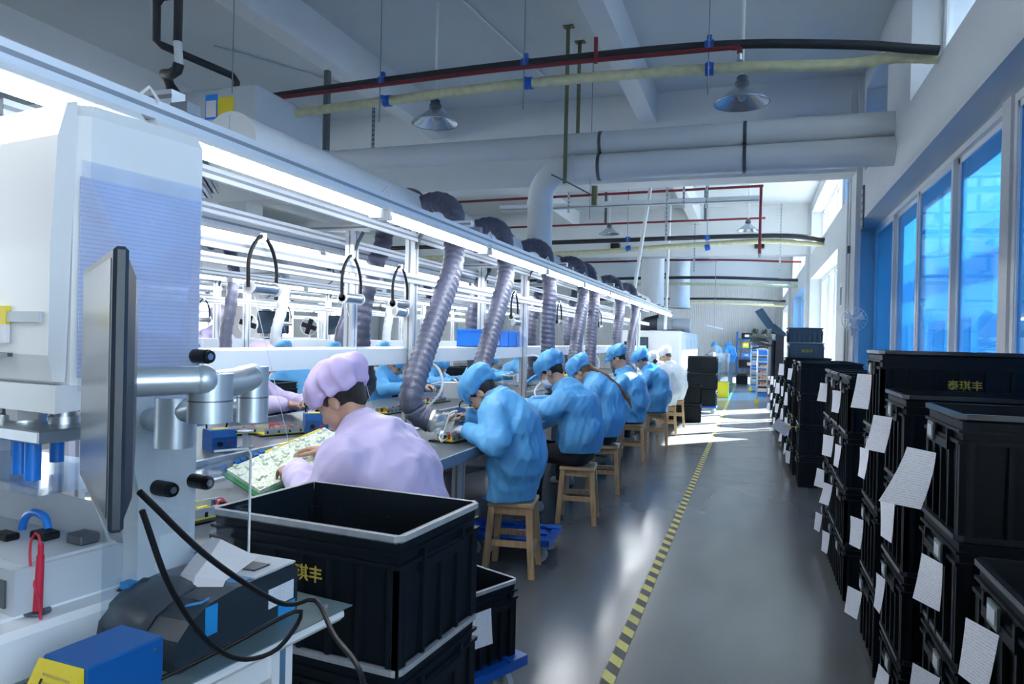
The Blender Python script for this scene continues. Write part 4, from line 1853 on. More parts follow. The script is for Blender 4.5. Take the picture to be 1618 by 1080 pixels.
    for j in range(14):
        a0, a1 = 2 * PI * j / 14, 2 * PI * (j + 1) / 14
        e0 = (-.010 + .108 * math.cos(a0), .091 * math.sin(a0), .040 + .010 * math.cos(a0))
        e1 = (-.010 + .108 * math.cos(a1), .091 * math.sin(a1), .040 + .010 * math.cos(a1))
        fc_.rc(H(*e0), H(*e1), .013, .013, .012)
        fc_.rc(H(e0[0], e0[1], e0[2] + .03), H(e1[0], e1[1], e1[2] + .03), .013, .013, .02)
    if visor:
        fc_.el(H(.135, 0, .042), (.055, .070, .007), Rh, .006)
    fc_.wrinkle(.009, 32, seed + 3)
    V, F = fc_.mesh()
    mesh_child('cap', np_mesh('cap', V, F, [cap]), root)
    # --- hair under the cap
    fh = Field(lo2, hi2, res)
    fh.el(H(-.016, 0, .030), (.100, .084, .088), Rh, .01)
    fh.rc(H(-.058, 0, -.01), H(-.060, 0, -.035), .042, .034, .02, 1.15)
    fh.cut(H(.035, 0, 0), Rh @ np.array((.86, 0, -.5)))
    fh.cut(H(0, 0, .075), Rh @ np.array((0, 0, 1.0)))
    for sg in (1, -1):
        fh.el(H(.0, sg * .082, -.012), (.026, .022, .036), Rh, 0, sub=True)
    V, F = fh.mesh()
    hb = mesh_child('hair', np_mesh('hair', V, F, [hair]), root)
    if pony:
        fp = Field(hc - .55, hc + .35, res)
        pts = [H(-.090, 0, -.01), nk + np.array((-.130, -.02, .045)), upp + np.array((-.188, -.05, .01)), che + np.array((-.212, -.07, .0)), wai + np.array((-.222, -.08, .08))]
        for q in range(4):
            fp.rc(pts[q], pts[q + 1], (.030, .028, .025, .020)[q], (.028, .025, .020, .006)[q], .02)
        V, F = fp.mesh()
        mesh_child('ponytail', np_mesh('ponytail', V, F, [hair]), root)
    if mask:
        fm = Field(lo2, hi2, res)
        fm.el(H(.050, 0, -.050), (.068, .068, .056), Rh, .01)
        fm.wrinkle(.003, 60, seed)
        fm.cut(H(.045, 0, 0), Rh @ np.array((-1., 0, 0)))
        V, F = fm.mesh()
        mesh_child('face_mask', np_mesh('face_mask', V, F, ['mask']), root)
        mb = MB()
        for sg in (1, -1):
            mb.tube([H(.05, sg * .066, -.035), H(-.0, sg * .083, .008)], .002, 'mask', 5)
        mb.build('mask_strap', root)
    for i in gloves:
        fg = Field(wrs[i] - .22, wrs[i] + .22, res * .8)
        d = wrs[i] - elb[i]
        d[2] *= .5
        sg = 1 if i == 0 else -1
        hand_field(fg, wrs[i], d + np.array((.12, -sg * .06, 0)), (-.1, sg * .25, 1), (.2, -sg, .1), curl=.4, inflate=.004)
        V, F = fg.mesh()
        mesh_child('glove', np_mesh('glove', V, F, ['glove']), root)
    if legs:
        fl = Field((-.25, -.36, .0) if not stand else (-.25, -.3, 0), (.70, .36, .74) if not stand else (.3, .3, 1.15), .014)
        for sg in (1, -1):
            if stand:
                a, kn, an = (0, sg * .09, .95), (.03, sg * .095, .52), (0, sg * .10, .09)
            else:
                a, kn, an = (.0, sg * .09, seat + .085), (.38, sg * .11, seat + .075), (.40, sg * .12, .10)
            fl.rc(a, kn, .092, .070, .03)
            fl.rc(kn, an, .066, .052, .02)
        fl.rc((0, .06, a[2]), (0, -.06, a[2]), .10, .10, .04)
        fl.wrinkle(.006, 22, seed + 5)
        fl.cut((0, 0, .085), (0, 0, -1))
        if not stand:
            X, Y, Zz = np.meshgrid(*fl.ax, indexing='ij')
            fl.D = np.maximum(fl.D, np.where(X < .17, seat + .003 - Zz, -1).astype(np.float32))
        V, F = fl.mesh()
        mesh_child('trousers', np_mesh('trousers', V, F, [trousers]), root)
        for sg in (1, -1):
            ff = Field((an[0] - .12, sg * .12 - .1, 0), (an[0] + .26, sg * .12 + .1, .2), .012)
            ff.rc((an[0] - .03, an[1], .05), (an[0] + .14, an[1] + sg * .015, .04), .045, .038, .02)
            ff.rc((an[0], an[1], .06), (an[0], an[1], .11), .045, .042, .03)
            ff.cut((0, 0, .012), (0, 0, -1))
            V, F = ff.mesh()
            V[:, 2] -= .010
            mesh_child('shoe', np_mesh('shoe', V, F, ['shoe']), root)
    return root


# wooden stools
def stool_proto(label, loc, rz):
    t = thing('wooden_stool', label, 'stool', loc, rz, 'pine work stools')
    H_ = .45
    b = MB()
    b.rbox((-.14, -.15, H_ - .028), (.14, .15, H_), 'wood_seat', .006)
    b.build('seat', t)
    b = MB()
    for (p, q) in (((-.115, -.125), (.115, -.105)), ((-.115, .105), (.115, .125))):
        b.box((p[0], p[1], H_ - .075), (q[0], q[1], H_ - .028), 'wood')
    for (p, q) in (((-.115, -.115), (-.095, .115)), ((.095, -.115), (.115, .115))):
        b.box((p[0], p[1], H_ - .075), (q[0], q[1], H_ - .028), 'wood')
    b.build('apron', t)
    for sx in (-1, 1):
        for sy in (-1, 1):
            b = MB()
            w = .019
            x0, y0, x1, y1 = sx * .115, sy * .122, sx * .145, sy * .150
            v = []
            for (cx, cy, z) in ((x1, y1, 0), (x0, y0, H_ - .028)):
                v += [(cx - w, cy - w, z), (cx + w, cy - w, z), (cx + w, cy + w, z), (cx - w, cy + w, z)]
            b.add(v, [(3, 2, 1, 0), (4, 5, 6, 7), (0, 1, 5, 4), (1, 2, 6, 5), (2, 3, 7, 6), (3, 0, 4, 7)], 'wood')
            b.build('leg', t)
    for (p, q, z) in (((-.135, -.145), (.135, -.125), .20), ((-.135, .125), (.135, .145), .20), ((-.140, -.135), (-.118, .135), .15), ((.118, -.135), (.140, .135), .15)):
        b = MB()
        b.box((p[0], p[1], z - .018), (q[0], q[1], z + .018), 'wood')
        b.build('stretcher', t)
    return t


STOOLS = [(-1.31, 2.45, 4, 'pine stool under the lilac worker behind the big front crate'),
          (-1.40, 4.27, 8, 'pine stool under the first blue worker, standing astride a blue dolly'),
          (-1.31, 5.65, 8, 'pine stool under the masked blue worker'),
          (-1.34, 6.87, 6, 'pine stool under the ponytailed blue worker'),
          (-1.38, 8.82, 6, 'pine stool under the fourth blue worker'),
          (-1.27, 10.32, 5, 'pine stool under the fifth blue worker'),
          (-1.26, 11.50, 5, 'pale sunlit pine stool under the nearer white worker'),
          (-1.25, 12.75, 5, 'last sunlit pine stool under the farther white worker')]
S0 = None
for (x, y, a, lab) in STOOLS:
    if S0 is None:
        S0 = stool_proto(lab, (x, y, 0), math.radians(a))
    else:
        dup(S0, (x, y, 0), math.radians(a), lab)

A_ = math.radians
make_person('person in a lilac smock bending over a white board behind the big front crate', (-1.29, 2.46, 0), A_(176), smock='smock_lilac', cap='cap_lilac',
            trousers='trouser_black', head=(.25, .0, 1.185), pitch=38, yaw=6, wl=(.43, .06, .895), wr=(.50, -.26, .93), eld=(-.12, -.11), bulk=1.12, res=.007, seed=4, hem=.47, lean=.02)
make_person('person in a blue smock with a white glove, on the stool astride the blue dolly', (-1.40, 4.27, 0), A_(180), trousers='trouser_grey',
            head=(.225, .0, 1.10), pitch=54, wl=(.25, .165, .875), wr=(.34, -.05, .94), eld=(-.15, -.09), gloves=(0,), res=.007, seed=11, hem=.455)
make_person('person in a blue smock and pale face mask on the third stool from the camera', (-1.31, 5.65, 0), A_(178), head=(.25, .0, 1.185), pitch=36,
            wl=(.46, .08, .91), wr=(.44, -.1, .91), mask=True, visor=True, res=.0075, seed=21, hem=.56)
make_person('person in a blue smock with a long brown ponytail down the back', (-1.34, 6.87, 0), A_(179), head=(.25, .0, 1.135), pitch=44, hair='hair_brown', pony=True,
            wl=(.42, .10, .90), wr=(.42, -.1, .90), res=.008, seed=31, hem=.54)
make_person('fourth person in a blue smock along the bench, wearing a peaked cap', (-1.38, 8.82, 0), A_(180), head=(.20, .0, 1.235), pitch=30, visor=True,
            wl=(.40, .10, .90), wr=(.42, -.1, .90), res=.010, seed=41, hem=.47)
make_person('fifth person in a blue smock along the bench, just before the white smocks', (-1.27, 10.32, 0), A_(178), head=(.24, .0, 1.175), pitch=36,
            wl=(.42, .10, .90), wr=(.42, -.1, .90), res=.010, seed=51, hem=.46)
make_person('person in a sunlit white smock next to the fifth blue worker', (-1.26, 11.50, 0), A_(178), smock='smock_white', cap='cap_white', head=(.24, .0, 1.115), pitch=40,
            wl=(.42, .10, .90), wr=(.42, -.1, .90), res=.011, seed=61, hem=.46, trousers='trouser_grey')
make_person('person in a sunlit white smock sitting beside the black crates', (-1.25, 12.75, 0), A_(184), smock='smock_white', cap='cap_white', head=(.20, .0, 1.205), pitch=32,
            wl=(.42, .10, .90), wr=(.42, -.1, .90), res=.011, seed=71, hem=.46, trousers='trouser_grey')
# far side of the front bench
for i, (y, sm, cp, lab, hz_) in enumerate(((3.45, 'smock_lilac', 'cap_lilac', 'person in lilac across the bench, half hidden by the monitor arm', 1.13),
                                           (4.75, 'smock_lilac', 'cap_lilac', 'person in lilac across the bench, behind the lilac cap of the front worker', 1.20),
                                           (6.98, 'smock_blue', 'cap_blue', 'person in blue across the bench, seen beside the tall front upright', 1.13),
                                           (8.1, 'smock_blue', 'cap_blue', 'person in blue across the bench reaching toward the first blue worker', 1.10),
                                           (9.9, 'smock_blue', 'cap_blue', 'person in blue across the bench from the ponytailed worker', 1.12),
                                           (11.6, 'smock_blue', 'cap_blue', 'last person in blue across the front bench', 1.12))):
    make_person(lab, (-3.93, y, 0), A_(2 * i - 4), smock=sm, cap=cp, head=(.24, 0, hz_), pitch=40, wl=(.58, .12, .91), wr=(.56, -.1, .91), res=.011, seed=80 + i, hem=.47, lean=.05)
    dup(S0, (-3.93, y, 0), A_(i * 3), 'pine stool under the %s person across the front bench' % ORD[i], 'stools across the bench')
# second line: only caps and backs show over the shelf
for i, y in enumerate((5.75, 7.25, 8.35, 9.7, 10.8)):
    make_person('%s blue capped head from the camera showing over the shelf at the second line' % ORD[i], (-5.10, y, 0), A_(180), head=(.22, 0, 1.16 + .02 * (i % 2)), pitch=38, res=.014, seed=90 + i, hem=.47)
    dup(S0, (-5.10, y, 0), A_(i * 3), 'pine stool under the %s person of the second line' % ORD[i], 'stools of the second line')
make_person('person in a lilac smock standing among the rear bench lines', (-8.2, 9.35, 0), A_(-30), smock='smock_lilac', cap='cap_lilac', stand=True, head=(.12, 0, 1.245), pitch=14,
            wl=(.40, .12, .80), wr=(.40, -.1, .80), res=.014, seed=101, trousers='trouser_grey', hem=.42)
make_person('blue capped person in pale clothes standing by the far white machine', (-1.15, 26.2, 0), A_(200), stand=True, smock='smock_white', head=(.14, 0, 1.02), pitch=30, wl=(.4, .12, .72), wr=(.4, -.1, .72),
            res=.016, seed=111, hem=.40, lean=.05, sc=.92, trousers='trouser_grey')
make_person('person in a blue smock standing by the far white machine', (-.72, 26.6, 0), A_(170), stand=True, head=(.12, 0, 1.04), pitch=25, wl=(.4, .12, .78), wr=(.4, -.1, .78),
            res=.016, seed=121, hem=.40, sc=.92, trousers='trouser_grey')


# ------------------------------------------------------------------ stacking crates
CP = .3165                      # stacking pitch


def crate_meshes(L, Wd, H_, m, rimm, key):
    """open stacking crate, long side along x, base at z=0"""
    b = MB()
    t, dr = .005, .012
    L2, W2 = L / 2 - dr, Wd / 2 - dr
    l2, w2 = L2 - .012, W2 - .012               # slight draft toward the foot

    def ring(x, y, z):
        return [(-x, -y, z), (x, -y, z), (x, y, z), (-x, y, z)]
    v = ring(l2, w2, 0) + ring(L2, W2, H_) + ring(L2 - t, W2 - t, H_) + ring(l2 - t, w2 - t, .008)
    f = [(3, 2, 1, 0)]
    for k in (0, 4, 8):
        for i in range(4):
            j = (i + 1) % 4
            f.append((k + i, k + j, k + 4 + j, k + 4 + i))
    f.append((12, 13, 14, 15))
    b.add(v, f, m)
    zt = H_ - .075
    for k in range(7):                           # upright ribs
        xx = -L / 2 + .035 + (L - .07) * k / 6
        for sg in (-1, 1):
            y0, y1 = sorted((sg * (W2 - .010), sg * (W2 + .006)))
            b.box((xx - .006, y0, .0), (xx + .006, y1, zt), m)
    for k in range(5):
        yy = -Wd / 2 + .035 + (Wd - .07) * k / 4
        for sg in (-1, 1):
            x0, x1 = sorted((sg * (L2 - .010), sg * (L2 + .006)))
            b.box((x0, yy - .006, .0), (x1, yy + .006, zt), m)
    for sx in (-1, 1):                           # stout corners
        for sy in (-1, 1):
            x0, x1 = sorted((sx * (L2 - .03), sx * (L2 + .005)))
            y0, y1 = sorted((sy * (W2 - .012), sy * (W2 + .005)))
            b.box((x0, y0, 0), (x1, y1, zt), m)
            x0, x1 = sorted((sx * (L2 - .012), sx * (L2 + .005)))
            y0, y1 = sorted((sy * (W2 - .03), sy * (W2 + .005)))
            b.box((x0, y0, 0), (x1, y1, zt), m)
    for z0, z1, o in ((H_ - .080, H_ - .070, .010), (H_ - .050, H_ - .042, .008)):   # girth ledges
        for (p, q) in (((-L2 - o, -W2 - o), (L2 + o, -W2 + .004)), ((-L2 - o, W2 - .004), (L2 + o, W2 + o)), ((-L2 - o, -W2 + .004), (-L2 + .004, W2 - .004)), ((L2 - .004, -W2 + .004), (L2 + o, W2 - .004))):
            b.box((p[0], p[1], z0), (q[0], q[1], z1), m)
    for sx in (-1, 1):                           # hand grip on the short ends
        x0, x1 = sorted((sx * (L2), sx * (L2 + .016)))
        b.box((x0, -.11, H_ - .105), (x1, .11, H_ - .080), m)
        b.box((x0, -.11, H_ - .080), (x1, -.095, H_ - .05), m)
        b.box((x0, .095, H_ - .080), (x1, .11, H_ - .05), m)
    body = b.mesh('body')
    b = MB()
    o = dr
    z0, z1 = H_ - .014, H_
    X, Y = L2 + o, W2 + o
    x, y = L2 - t, W2 - t
    c = .02
    outer = [(-X + c, -Y), (X - c, -Y), (X, -Y + c), (X, Y - c), (X - c, Y), (-X + c, Y), (-X, Y - c), (-X, -Y + c)]
    inner = [(-x + .002, -y), (x - .002, -y), (x, -y + .002), (x, y - .002), (x - .002, y), (-x + .002, y), (-x, y - .002), (-x, -y + .002)]
    v = [(p[0], p[1], z0) for p in outer] + [(p[0], p[1], z1) for p in outer] + [(p[0], p[1], z1) for p in inner] + [(p[0], p[1], z0 - .01) for p in inner] + [(p[0], p[1], z0) for p in outer]
    f = []
    for k in (0, 8, 16, 24):
        for i in range(8):
            j = (i + 1) % 8
            f.append((k + i, k + j, k + 8 + j, k + 8 + i))
    b.add(v, f, rimm)
    rim = b.mesh('rim')
    return body, rim


CR = {
    'std': crate_meshes(.60, .41, .332, 'crate', 'rim', 'std'),
    'worn': crate_meshes(.60, .425, .332, 'crate', 'rim_worn', 'worn'),
    'small': crate_meshes(.40, .30, .31, 'crate', 'rim_worn', 'small'),
    'tall': crate_meshes(.62, .42, .345, 'crate', 'rim', 'tall'),
    'grey': crate_meshes(.46, .40, .205, 'crate_grey', 'crate_grey', 'grey'),
}
_b = MB()
_b.box((-.006, -.035, -.025), (0, .035, .025), 'holder')
_b.box((-.008, -.026, -.016), (-.006, .026, .016), 'lightgrey')
HOLD = _b.mesh('label_holder')


def slip_mesh(w, h, lift, twist, skew):
    b = MB()
    n = 5
    v = []
    for k in range(n + 1):
        t_ = k / n
        x = -.003 - lift * t_ ** 1.6
        yy = skew * t_
        for s_ in (-1, 1):
            v.append((x - twist * t_ * s_ * .5, yy + s_ * w / 2, -h * t_))
    v2 = [(p[0] - .0008, p[1], p[2]) for p in v]
    N = len(v)
    f = []
    for k in range(n):
        f.append((2 * k, 2 * k + 1, 2 * k + 3, 2 * k + 2))
        f.append((N + 2 * k + 2, N + 2 * k + 3, N + 2 * k + 1, N + 2 * k))
    b.add(v + v2, f, 'paper', True)
    return b.mesh('paper_slip')


_rs = random.Random(5)
SLIPS = [slip_mesh(.085 + .02 * _rs.random(), .13 + .035 * _rs.random(), .003 + .016 * _rs.random(), _rs.uniform(-.02, .02), _rs.uniform(-.02, .02)) for _ in range(9)]
SLIP_BIG = slip_mesh(.115, .17, .045, .05, .03)
TXT = text_mesh('泰琪丰', .043, .0008, 'gold')
TXT_S = text_mesh('泰琪丰', .05, .0008, 'gold')


def crate(kind, label, loc, rz, group, slip=None, holder=True, text=False, name='stacking_crate', sz=1.0, slip_y=0.0, slip_z=.235, contents=False):
    t = thing(name, label, 'crate', loc, rz, group)
    body, rim = CR[kind]
    a = mesh_child('body', body, t)
    r = mesh_child('rim', rim, t, label='worn pale rim' if kind in ('worn', 'small') else None)
    L2 = {'std': .30, 'worn': .30, 'small': .20, 'tall': .31, 'grey': .23}[kind]
    W2 = {'std': .205, 'worn': .2125, 'small': .15, 'tall': .21, 'grey': .20}[kind]
    if holder:
        mesh_child('label_holder', HOLD, t, (-L2 - .005, slip_y, .262), label='grey label holder')
    if slip is not None:
        za = math.radians(12 + 22 * ((hash(label) if 0 else len(label) * 7 + int(loc[1] * 100)) % 10) / 10)
        mesh_child('paper_slip', slip, t, (-L2 - .006 - .048 * math.sin(za), slip_y, slip_z), (0, 0, za), label='white handwritten paper slip')
    if text:
        me = TXT if text == 1 else TXT_S
        mesh_child('lettering', me, t, (0.01, -W2 + .011 - .0085 - .0, .205 if kind != 'grey' else .09), (PI / 2, 0, 0), label='gold stencilled characters')
    return t


LEVEL = {3: ['bottom', 'middle', 'top'], 4: ['bottom', 'second', 'third', 'top'], 2: ['lower', 'upper'], 1: ['single'], 5: ['bottom', 'second', 'third', 'fourth', 'top']}
rs = random.Random(12)
RSTACKS = [
    (.485, 1.53, 3, 0.0, 'front window side stack, its top crate holding boards'),
    (.50, 2.13, 4, 0.0, 'window side stack with the big curled slip'),
    (.505, 2.87, 4, 0.0, 'window side stack just before the gold lettered crate'),
    (.50, 3.40, 4, .085, 'window side stack topped by the gold lettered crate'),
    (.50, 4.47, 4, 0.0, 'first stack just beyond the gold lettered crate'),
    (.50, 4.93, 4, 0.0, 'second stack beyond the gold lettered crate'),
    (.50, 5.39, 4, 0.0, 'third stack beyond the gold lettered crate'),
    (.45, 7.87, 4, 0.0, 'wide fronted stack standing alone after the gap'),
    (.43, 8.60, 4, 0.0, 'stack just behind the wide fronted one'),
    (.42, 9.25, 3, 0.0, 'low stack just before the blue grey crates'),
    (.42, 10.6, 4, 0.0, 'tall stack carrying the two blue grey crates'),
    (.40, 11.5, 3, 0.0, 'stack just beyond the blue grey crates'),
    (.38, 12.6, 3, 0.0, 'second stack beyond the blue grey crates'),
    (.37, 14.0, 3, 0.0, 'third stack beyond the blue grey crates'),
    (.36, 15.6, 3, 0.0, 'last stack before the wire racks'),
]
for si, (xf, y0, n, base, desc) in enumerate(RSTACKS):
    kind = 'std'
    if base:
        t = thing('stack_dolly', 'low black dolly under the gold lettered stack', 'dolly', (xf + .30, y0 + .205, 0))
        b = MB()
        b.box((-.28, -.19, .03), (.28, .19, base), 'black')
        b.build('deck', t)
        for sx in (-.2, .2):
            for sy in (-.13, .13):
                b = MB()
                b.cyl((sx, sy - .012, .03), (sx, sy + .012, .03), .03, 'black', 10)
                b.build('wheel', t)
    for k in range(n):
        lettered = (si == 3 and k == 3)
        kind = 'tall' if si == 3 else 'std'
        pitch = CP * (1.06 if si == 3 else 1.0)
        L2 = .31 if kind == 'tall' else .30
        if (n - 1 - k) == 0 and si == 1:
            sl, sy, szz = SLIP_BIG, .06, .20
        elif si == 7 or rs.random() < .12:
            sl, sy, szz = (None, 0, 0)
        else:
            sl, sy, szz = SLIPS[rs.randrange(len(SLIPS))], rs.uniform(-.08, .08), .235
        lv = LEVEL[n][k]
        jx = rs.uniform(-.006, .006) if k else 0
        crate(kind, '%s black crate of the %s' % (lv, desc), (xf + L2 + .012 + jx, y0 + .205, base + pitch * k), math.radians(rs.uniform(-.6, .6)),
              'black crates stacked along the window wall', slip=sl, slip_y=sy, slip_z=szz, text=1 if lettered else False, name='stacking_crate')
# boards lying in the front open crate
for k in range(4):
    t = thing('circuit_board', '%s board from the aisle in the open crate of the front window side stack' % ORD[k], 'circuit board', (.64 + .11 * k, 1.74, CP * 2 + .13), .04 * k, 'boards in the front window side crate')
    b = MB()
    b.box((-.045, -.15, 0), (.045, .15, .006), 'yellow')
    b.build('board', t)
    b = MB()
    for q in range(7):
        b.box((-.035 + .03 * (q % 3), -.12 + .035 * q, .006), (-.015 + .03 * (q % 3), -.10 + .035 * q, .02 + .006 * (q % 2)), ['white_plastic', 'black', 'holder'][q % 3])
    b.build('components', t)
# two lighter crates on top of the far stack, folded panel, dried stalks
zt = CP * 4 + .016
crate('grey', 'lower blue grey crate with small gold lettering under the topmost one', (.70, 10.8, zt), 0, 'blue grey crates', holder=False, text=2)
crate('grey', 'upper blue grey crate topmost on its stack', (.68, 10.8, zt + .208), 0, 'blue grey crates', holder=False)
t = thing('folded_panel', 'blue grey folded board propped up slanting above the window side stacks', 'panel', (.36, 11.62, 0))
b = MB()
b.prism([(-.346, 1.955), (-.235, 2.012), (-.02, 1.70), (-.155, 1.69)], 'y', 0, .015, 'bluegrey')
b.build('panel', t)
b = MB()
b.prism([(-.055, 1.775), (.15, 1.60), (.09, 1.575), (-.10, 1.66)], 'y', .02, .035, 'bluegrey')
b.build('panel', t)
b = MB()
b.box((-.03, .04, CP * 3 + .02), (.09, .12, 1.62), 'steel_dark')
b.build('stand', t)
t = thing('wire_bundle', 'bundle of grey stalks or wires sticking out beside the folded panel', 'bundle', (.28, 11.74, CP * 3 + .016))
b = MB()
for k in range(26):
    a, e = rs.uniform(-.6, .9), rs.uniform(.1, .7)
    p = Vector((-.0, rs.uniform(-.1, .1), .50 + rs.uniform(-.1, .1)))
    b.cyl(p, p + Vector((-.34 * math.cos(a), .2 * math.sin(a * 3), .3 * e - .1)), .009, 'holder', 5)
b.cyl((0, 0, 0), (0, 0, .55), .05, 'steel_dark', 8)
b.build('stalks', t)
# one slip sticking out into the aisle
t = thing('hanging_card', 'grey white card with a yellow string sticking out into the aisle', 'card', (.40, 7.95, .60))
b = MB()
b.add([(0, 0, 0), (-.13, -.02, .09), (-.20, -.02, .0), (-.06, 0, -.10)], [(0, 1, 2, 3)], 'paper')
b.add([(0, .001, 0), (-.13, -.019, .09), (-.20, -.019, .0), (-.06, .001, -.10)], [(3, 2, 1, 0)], 'paper')
b.build('card', t)
b = MB()
b.tube([(.06, 0, .0), (-.0, -.004, .01), (-.08, -.024, .01)], .004, 'yellow', 5)
b.build('string', t)

# left foreground stack and the small crate on a dolly
for k, lv in enumerate(('bottom', 'middle', 'top')):
    crate('worn', '%s black crate of the big pale rimmed stack beside the side table' % (lv,), (-1.045, 1.735, .016 + CP * k), math.radians(-5),
          'big black crates in front of the lilac worker', holder=False, text=1 if k == 2 else False)


def dolly(label, loc, rz, L=.60, Wd=.42):
    t = thing('dolly', label, 'dolly', loc, rz, 'blue plastic dollies')
    b = MB()
    z0, z1 = .115, .15
    e = .05
    for (p, q) in (((-L / 2, -Wd / 2), (L / 2, -Wd / 2 + e)), ((-L / 2, Wd / 2 - e), (L / 2, Wd / 2)), ((-L / 2, -Wd / 2 + e), (-L / 2 + e, Wd / 2 - e)), ((L / 2 - e, -Wd / 2 + e), (L / 2, Wd / 2 - e)),
                   ((-.03, -Wd / 2 + e), (.03, Wd / 2 - e)), ((-L / 2 + e, -.03), (-.03, .03)), ((.03, -.03), (L / 2 - e, .03))):
        b.box((p[0], p[1], z0), (q[0], q[1], z1), 'blue_plastic')
    b.box((-L / 2 + e, -Wd / 2 + e, z0 + .004), (L / 2 - e, Wd / 2 - e, z0 + .012), 'blue_plastic')
    for sx in (-1, 1):
        for sy in (-1, 1):
            b.box((sx * (L / 2 - .05) - .05, sy * (Wd / 2 - .05) - .05, z1), (sx * (L / 2 - .05) + .05, sy * (Wd / 2 - .05) + .05, z1 + .006), 'blue_plastic')
    b.build('deck', t)
    for sx in (-1, 1):
        for sy in (-1, 1):
            x, y = sx * (L / 2 - .07), sy * (Wd / 2 - .07)
            w = MB()
            w.box((x - .018, y - .02, .045), (x + .018, y - .015, z0), 'steel')
            w.box((x - .018, y + .015, .045), (x + .018, y + .02, z0), 'steel')
            w.box((x - .02, y - .02, z0 - .012), (x + .02, y + .02, z0), 'steel')
            w.cyl((x - .0, y - .014, .045), (x - .0, y + .014, .045), .045, 'lightgrey', 16)
            w.build('caster', t)
    return t


dolly('blue plastic dolly on casters under the first blue worker', (-1.52, 4.63, 0), math.radians(3))
dolly('blue plastic dolly carrying the small black crate behind the big stack', (-1.13, 2.74, 0), math.radians(-24), .46, .36)
t = crate('small', 'small open black crate on the blue dolly behind the big stack', (-1.13, 2.74, .157), math.radians(-24), None, holder=False)
mesh_child('paper_slip', SLIPS[2], t, (.202, -.07, .235), (0, 0, PI), label='pale blue paper slip')
# stacks at the far end of the bench
for k in range(2):
    crate('std', '%s crate of the low black stack beside the farther white worker' % LEVEL[2][k], (-1.17, 13.62, .004 + .345 * k), math.radians(4), 'black crates at the bench end', holder=False)
dolly('dark wheeled base under the tall black stack at the bench end', (-.98, 15.45, 0), 0)
for k in range(3):
    crate('std', '%s crate of the tall black stack on wheels at the bench end' % LEVEL[3][k], (-.98, 15.45, .157 + .345 * k), math.radians(-2), 'black crates at the bench end', holder=False)


# ------------------------------------------------------------------ left foreground: side table, press, monitor, printer, blue box
RZ = math.radians(-8.5)
cz, sz_ = math.cos(RZ), math.sin(RZ)
TZ = .83


def loc2(o, u, v):
    """table frame: u along the back edge (negative = left), v along the side (negative = nearer)"""
    return (o[0] + u * cz - v * sz_, o[1] + u * sz_ + v * cz)


TO = (-.868, 1.440)
t = thing('side_table', 'white side table with a grey mat top, carrying printer, press and blue box', 'table', (TO[0], TO[1], 0), RZ)
b = MB()
b.rbox((-1.15, -1.35, TZ - .034), (0, 0, TZ - .003), 'white_metal', .012)
b.build('tabletop', t)
b = MB()
b.rbox((-1.16, -1.36, TZ - .003), (.008, .008, TZ), mat('grey_green_table_mat', (.13, .20, .22), .35, var=.06, vscale=10), .0012)
b.build('mat', t)
b = MB()
b.cyl((-.035, -.035, TZ), (-.035, -.035, TZ + .004), .006, 'steel', 10)
b.build('stud', t)
for (u, v) in ((-.10, -.13), (-1.05, -.13), (-.10, -1.25), (-1.05, -1.25)):
    b = MB()
    b.box((u - .03, v - .03, 0), (u + .03, v + .03, TZ - .034), 'white_metal')
    if u > -.5:
        b.box((u + .0295, v - .008, .1), (u + .0315, v + .008, TZ - .06), 'bluegrey')
    b.build('leg', t)
b = MB()
b.box((-1.08, -1.27, TZ - .12), (-.07, -1.24, TZ - .034), 'white_metal')
b.box((-.095, -1.22, TZ - .12), (-.075, -.16, TZ - .034), 'white_metal')
b.build('apron', t)

# press
PO = (-1.140, 1.255)
t = thing('test_press', 'big white bench press with a clear guard and a hung written sheet', 'machine', (PO[0], PO[1], TZ), RZ)
Z0 = TZ
b = MB()                                              # head: moulded box, its near face bulging forward
nearp = []
sec = [(-.62, 0), (-.62, -.265), (-.02, -.265), (.0, -.245), (.0, 0)]
v = []
lev = [(1.345, 0, 0), (1.36, .0, 0), (1.70, .0, 0), (1.845, 0, 0), (1.872, -.018, .018)]
for (z, g, q) in lev:
    for (u, vv) in sec:
        v.append((u + (g if u > -.3 else 0), vv + (q if vv < -.1 else 0), z - Z0))
n = len(sec)
f = [list(range(n)), [len(v) - n + i for i in range(n)][::-1]]
for k in range(len(lev) - 1):
    for i in range(n):
        j = (i + 1) % n
        f.append((k * n + j, k * n + i, (k + 1) * n + i, (k + 1) * n + j))
b.add(v, f, 'white_metal')
b.build('head', t)
b = MB()                                              # front cover standing proud of the head on the near side
prof = [(-.267, 1.350), (-.290, 1.352), (-.300, 1.40), (-.305, 1.60), (-.300, 1.80), (-.285, 1.862), (-.267, 1.868)]
v = []
for (vv, z) in prof:
    v.append((-.63, vv, z - Z0))
for (vv, z) in prof:
    v.append((-.030 + .022 * (z - 1.35) / .52, vv, z - Z0))
n = len(prof)
f = [list(range(n)), list(range(n, 2 * n))[::-1]] + [((i + 1) % n, i, n + i, n + (i + 1) % n) for i in range(n)]
b.add(v, f, 'white_plastic')
b.build('front_cover', t)
b = MB()
b.box((-.16, -.309, .63), (-.045, -.301, .65), 'lightgrey')
b.build('cover_groove', t)
b = MB()
b.box((-.52, -.311, .625), (-.145, -.303, .66), 'yellow')
b.box((-.52, -.311, .59), (-.145, -.303, .625), 'paper_plain')
b.box((-.52, -.312, .565), (-.135, -.303, .572), 'steel_dark')
b.build('warning_label', t)
b = MB()
b.prism([(-.300, .465), (-.300, .515), (0, .515), (0, .475), (-.19, .475)], 'x', -.60, -.004, 'white_metal')
b.build('head_skirt', t)
b = MB()                                              # C-frame upright plate
